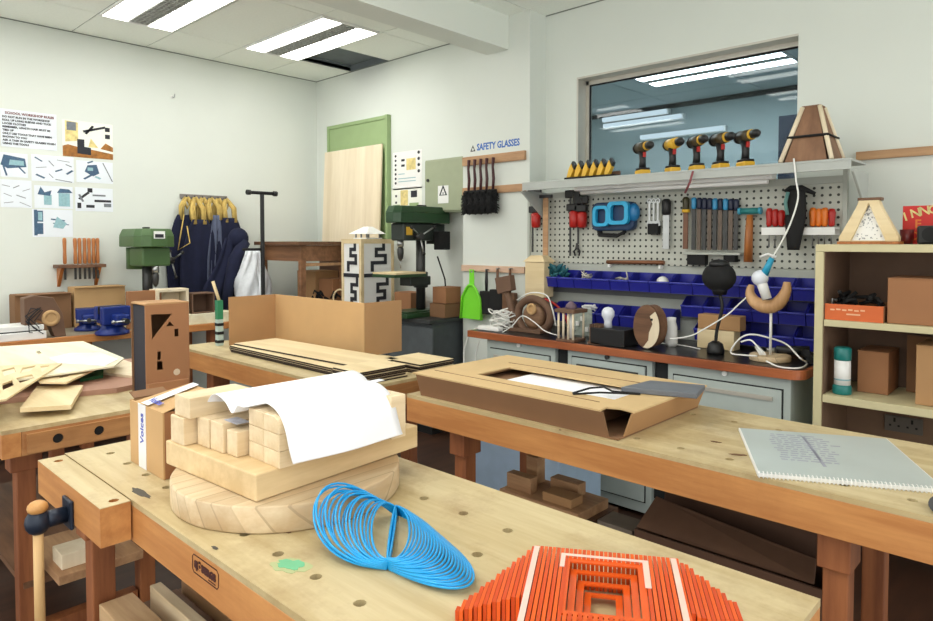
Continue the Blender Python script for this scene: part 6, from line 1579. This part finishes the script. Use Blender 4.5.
t = thing('plywood_board', 'single top plywood board skewed over the long stack by the screen', 'plywood', (-2.66, 1.76, za), .045, 'long plywood boards on the middle bench')
part('board', MB().b2(-.47, -.12, .0005, .47, .12, .007), m_burned, t); part('veneer', MB().b2(-.47, -.12, .0071, .47, .12, .0078), m_ply, t)
ply_stack(6, (-2.2, -2.03, 1.56, 1.8, TZ), '%s short plywood board in the pile at the right end of the middle bench', 'short plywood boards on the middle bench')
ply_stack(5, (-2.24, -2.02, 1.86, 2.06, TZ), '%s square plywood board in the pile behind at the bench corner', 'square plywood boards on the middle bench')
q = Pz(229, 344, TZ); zt_ = Py(229, 284, q.y).z
pk = thing('striped_post', 'slim upright post with green top and dark stripes at the cardboard screen', 'post', (-3.36, 1.66, TZ))
part('shaft', MB().b2(-3.375, 1.645, TZ+.001, -3.345, 1.675, TZ+.14), plain('post pale', (176, 196, 190), .5), pk, True)
for k in range(3): part('stripe', MB().b2(-3.377, 1.643, TZ+.015+.045*k, -3.343, 1.677, TZ+.03+.045*k), m_blackm, pk, True)
part('top', MB().b2(-3.375, 1.645, TZ+.14, -3.345, 1.675, TZ+.24), plain('post green', (38, 128, 88), .5), pk, True)
part('stick', MB().cyl((-3.36, 1.66, TZ+.24), (-3.385, 1.64, TZ+.34), .008), m_ply, pk, True)
# --- left bench
B4 = bench('left_workbench', 'left workbench with two round holes in its end, covered in laser cut boards', -3.95, -2.292, .468, 1.04, .085, [], (-3.6, -2.55), .3)
jh = (Px(57, 434, -2.292).y, Px(98, 428, -2.292).y)
part('end_jaw', MB().prism(rect(.03, -.078, .50, -.02), .012, (-2.2915, .5, TZ), Y3, Z3, holes=[circ(.015, 14, (jh[0]-.5, -.048))[::-1], circ(.015, 14, (jh[1]-.5, -.048))[::-1]]), m_end, B4, True)
for yy in jh: part('jaw_hole', MB().cyl((-2.2914, yy, TZ-.048), (-2.285, yy, TZ-.048), .0145), m_blackm, B4, True)
plank('pale board scrap on the shelf under the left workbench', -2.75, -2.38, .63, .89, .3005, .33, m_worn, 'scrap_board')
plank('white block on the scrap board under the left workbench', -2.52, -2.42, .65, .77, .3305, .38, m_plyz, 'wood_offcut')
# sheets on it
def sheet_px(name, label, pts, z, th, mat, cat='board', holes=(), group=None):
    P = [Pz(p[0], p[1], z+th) for p in pts]
    hs = [[(Pz(a, b, z+th).x, Pz(a, b, z+th).y) for a, b in h] for h in holes]
    return single(name, MB().prism([(p.x, p.y) for p in P], th, (0, 0, z), holes=hs), mat, label, cat, group)
zs = TZ+.0005
m_mauve = plain('mauve brown board', (168, 128, 108), .75, 0, .04)
sheet_px('brown_board', 'mauve brown board lying lowest on the left workbench', [(-30, 405), (0, 399), (117, 388), (136, 384), (136, 358), (-30, 372)], zs, .018, m_mauve)
zs += .0185
single('support_block', MB().b2(-3.2, .62, zs, -2.95, .9, zs+.046), m_cardD, 'dark block propping the big pale sheet on the left workbench', 'block')
sheet_px('green_felt', 'folded green felt under the cut boards on the left workbench', [(80, 379), (103, 375), (104, 367), (82, 371)], zs, .012, plain('green felt', (40, 96, 58), .95), 'felt')
sheet_px('cream_board', 'cream board at the right behind the green felt', [(100, 372), (135, 376), (134, 363), (118, 358)], zs, .01, m_plyz)
zb_ = zs+.0465
sheet_px('pale_sheet', 'large pale plywood sheet with a small dark knot on the left workbench', [(-40, 362), (-40, 349), (83, 341), (124, 358), (114, 366), (78, 371), (20, 379), (-40, 390)], zb_, .006, m_plywhite, 'plywood', holes=[[(36, 352), (38.5, 354.5), (42, 353), (39, 350.5)]])
sheet_px('white_film', 'crumpled white plastic film over the right corner of the pale sheet', [(48, 358), (70, 353), (100, 352), (118, 359), (104, 366), (80, 364), (58, 363)], zb_+.0065, .002, plain('white film', (232, 232, 236), .35, 0, .05, 8), 'film')
zc_ = zb_+.0068
h1 = [[(2, 370), (14, 367), (16, 372), (4, 376)], [(22, 368), (36, 365), (30, 371), (20, 373)], [(16, 378), (32, 374), (34, 378), (20, 383)], [(2, 384), (12, 380), (14, 385), (3, 390)], [(40, 366), (50, 365), (42, 372)]]
sheet_px('laser_cut_board', 'plywood board with leaf shaped cut-outs at the left edge of the left workbench', [(-30, 378), (-5, 366), (62, 363), (6, 399), (-30, 405)], zc_, .006, m_ply, 'laser cut board', holes=h1)
h2 = [[(66, 371), (72, 369), (73, 371), (67, 373)], [(76, 369), (86, 366.5), (87, 368), (78, 371)], [(58, 376), (68, 374), (69, 376), (60, 378)], [(48, 374.5), (51, 373.5), (52, 376), (49, 377)]]
sheet_px('laser_cut_board', 'narrow plywood board with rows of small slots on the left workbench', [(36, 378), (64, 364), (106, 364), (66, 382.5), (40, 382)], zc_+.0064 if False else zc_-.02, .006, m_ply, 'laser cut board', holes=h2)
zp = TZ+.0192
sheet_px('plywood_plate', 'square plywood plate lying at the near corner of the left workbench', [(20, 408), (71, 405), (83, 385), (37, 386)], zp, .014, m_ply, 'plywood')
# cardboard house
hx0, hx1, hy0, hy1 = -2.52, -2.39, .913, 1.066; hz = 1.178
hs = thing('cardboard_house', 'tall cardboard box with cut-out windows standing on the left workbench', 'model', (-2.43, .99, TZ))
W = hy1-hy0; HH = hz-TZ-.001
def hp(x, y): return ((x-155)/275*W, HH*(1-(y-95)/505))
hl = [[hp(190, 145), hp(322, 150), hp(195, 282)], [hp(283, 216), hp(332, 218), hp(306, 190)], [hp(335, 235), hp(335, 278), hp(361, 278), hp(361, 235)], [hp(225, 350), hp(225, 396), hp(248, 396), hp(248, 350)], [hp(222, 402), hp(222, 450), hp(260, 452), hp(256, 405)]]
part('front_panel', MB().prism(rect(0, 0, W, HH), .005, (hx1-.005, hy0, TZ+.001), Y3, Z3, holes=hl), m_cardR, hs, True)
part('back_panel', MB().b2(hx0, hy0, TZ+.001, hx0+.004, hy1, hz), m_cardD, hs, True)
part('side_panel', MB().b2(hx0+.004, hy1-.004, TZ+.001, hx1-.005, hy1, hz), m_cardD, hs, True)
part('side_panel', MB().b2(hx0+.006, hy0+.006, TZ+.001, hx1-.008, hy0+.010, hz-.004), plain('navy lining', (36, 36, 48), .8), hs, True)  # dark panel stands for the shaded inside of the open side
part('top', MB().prism([(hy0, hz), (hy1, hz), (hy1, hz+.005), (hy0+.01, hz+.007), (hy0, hz+.004)], hx1-hx0, (hx0, 0, 0), Y3, Z3), m_card, hs, True)
part('base_flap', MB().b2(hx1-.004+.005, hy0+.0, TZ+.001, hx1+.014, hy1-.01, TZ+.055), m_cardR, hs, True, .002)
pm = MB()
for (x, y, r) in ((345, 475, .012), (280, 590, .014)): pm.prism(circ(r, 10, hp(x, y)), .0006, (hx1+.0001, hy0, TZ+.001), Y3, Z3)
part('torn_patch', pm, plain('torn pale', (206, 186, 160), .9), hs, True)
q = Pz(190, 397, TZ)
# boxes under the school desk in the corner
cbox('cardboard box under the old desk nearest the corner', -5.16, 3.28, BZ, -4.88, 3.52, BZ+.3, m_card)
cbox('cardboard box under the old desk beside the lantern', -4.86, 3.3, BZ, -4.66, 3.52, BZ+.24, m_cardR)
cbox('dark wide box at the back under the old desk', -5.2, 3.54, BZ, -4.66, 3.6, BZ+.42, m_mdf)
mb = MB(); rq = random.Random(31)
for i in range(26):
    c = Vector((-4.95+.3*rq.random(), 3.28+.05*rq.random(), BZ+.02+.09*rq.random())); mb.tube([c, c+Vector((.03, -.01, .03)), c+Vector((.06, .01, .0))], .009, 5)
o = single('dark_scrap_pile', mb, m_blackm, 'dark tangle of scraps in front of the boxes under the old desk', 'scraps'); o['kind'] = 'stuff'
a = Px(345, 305, -4.3)
single('cane_hoop', MB().tube([Vector((-4.52+.07*cos(t), 3.28+.02*cos(t), BZ+.085+.08*sin(t))) for t in [2*pi*i/20 for i in range(20)]], .007, 6, True), m_ply, 'small pale cane hoop leaning left of the meander lantern', 'hoop')
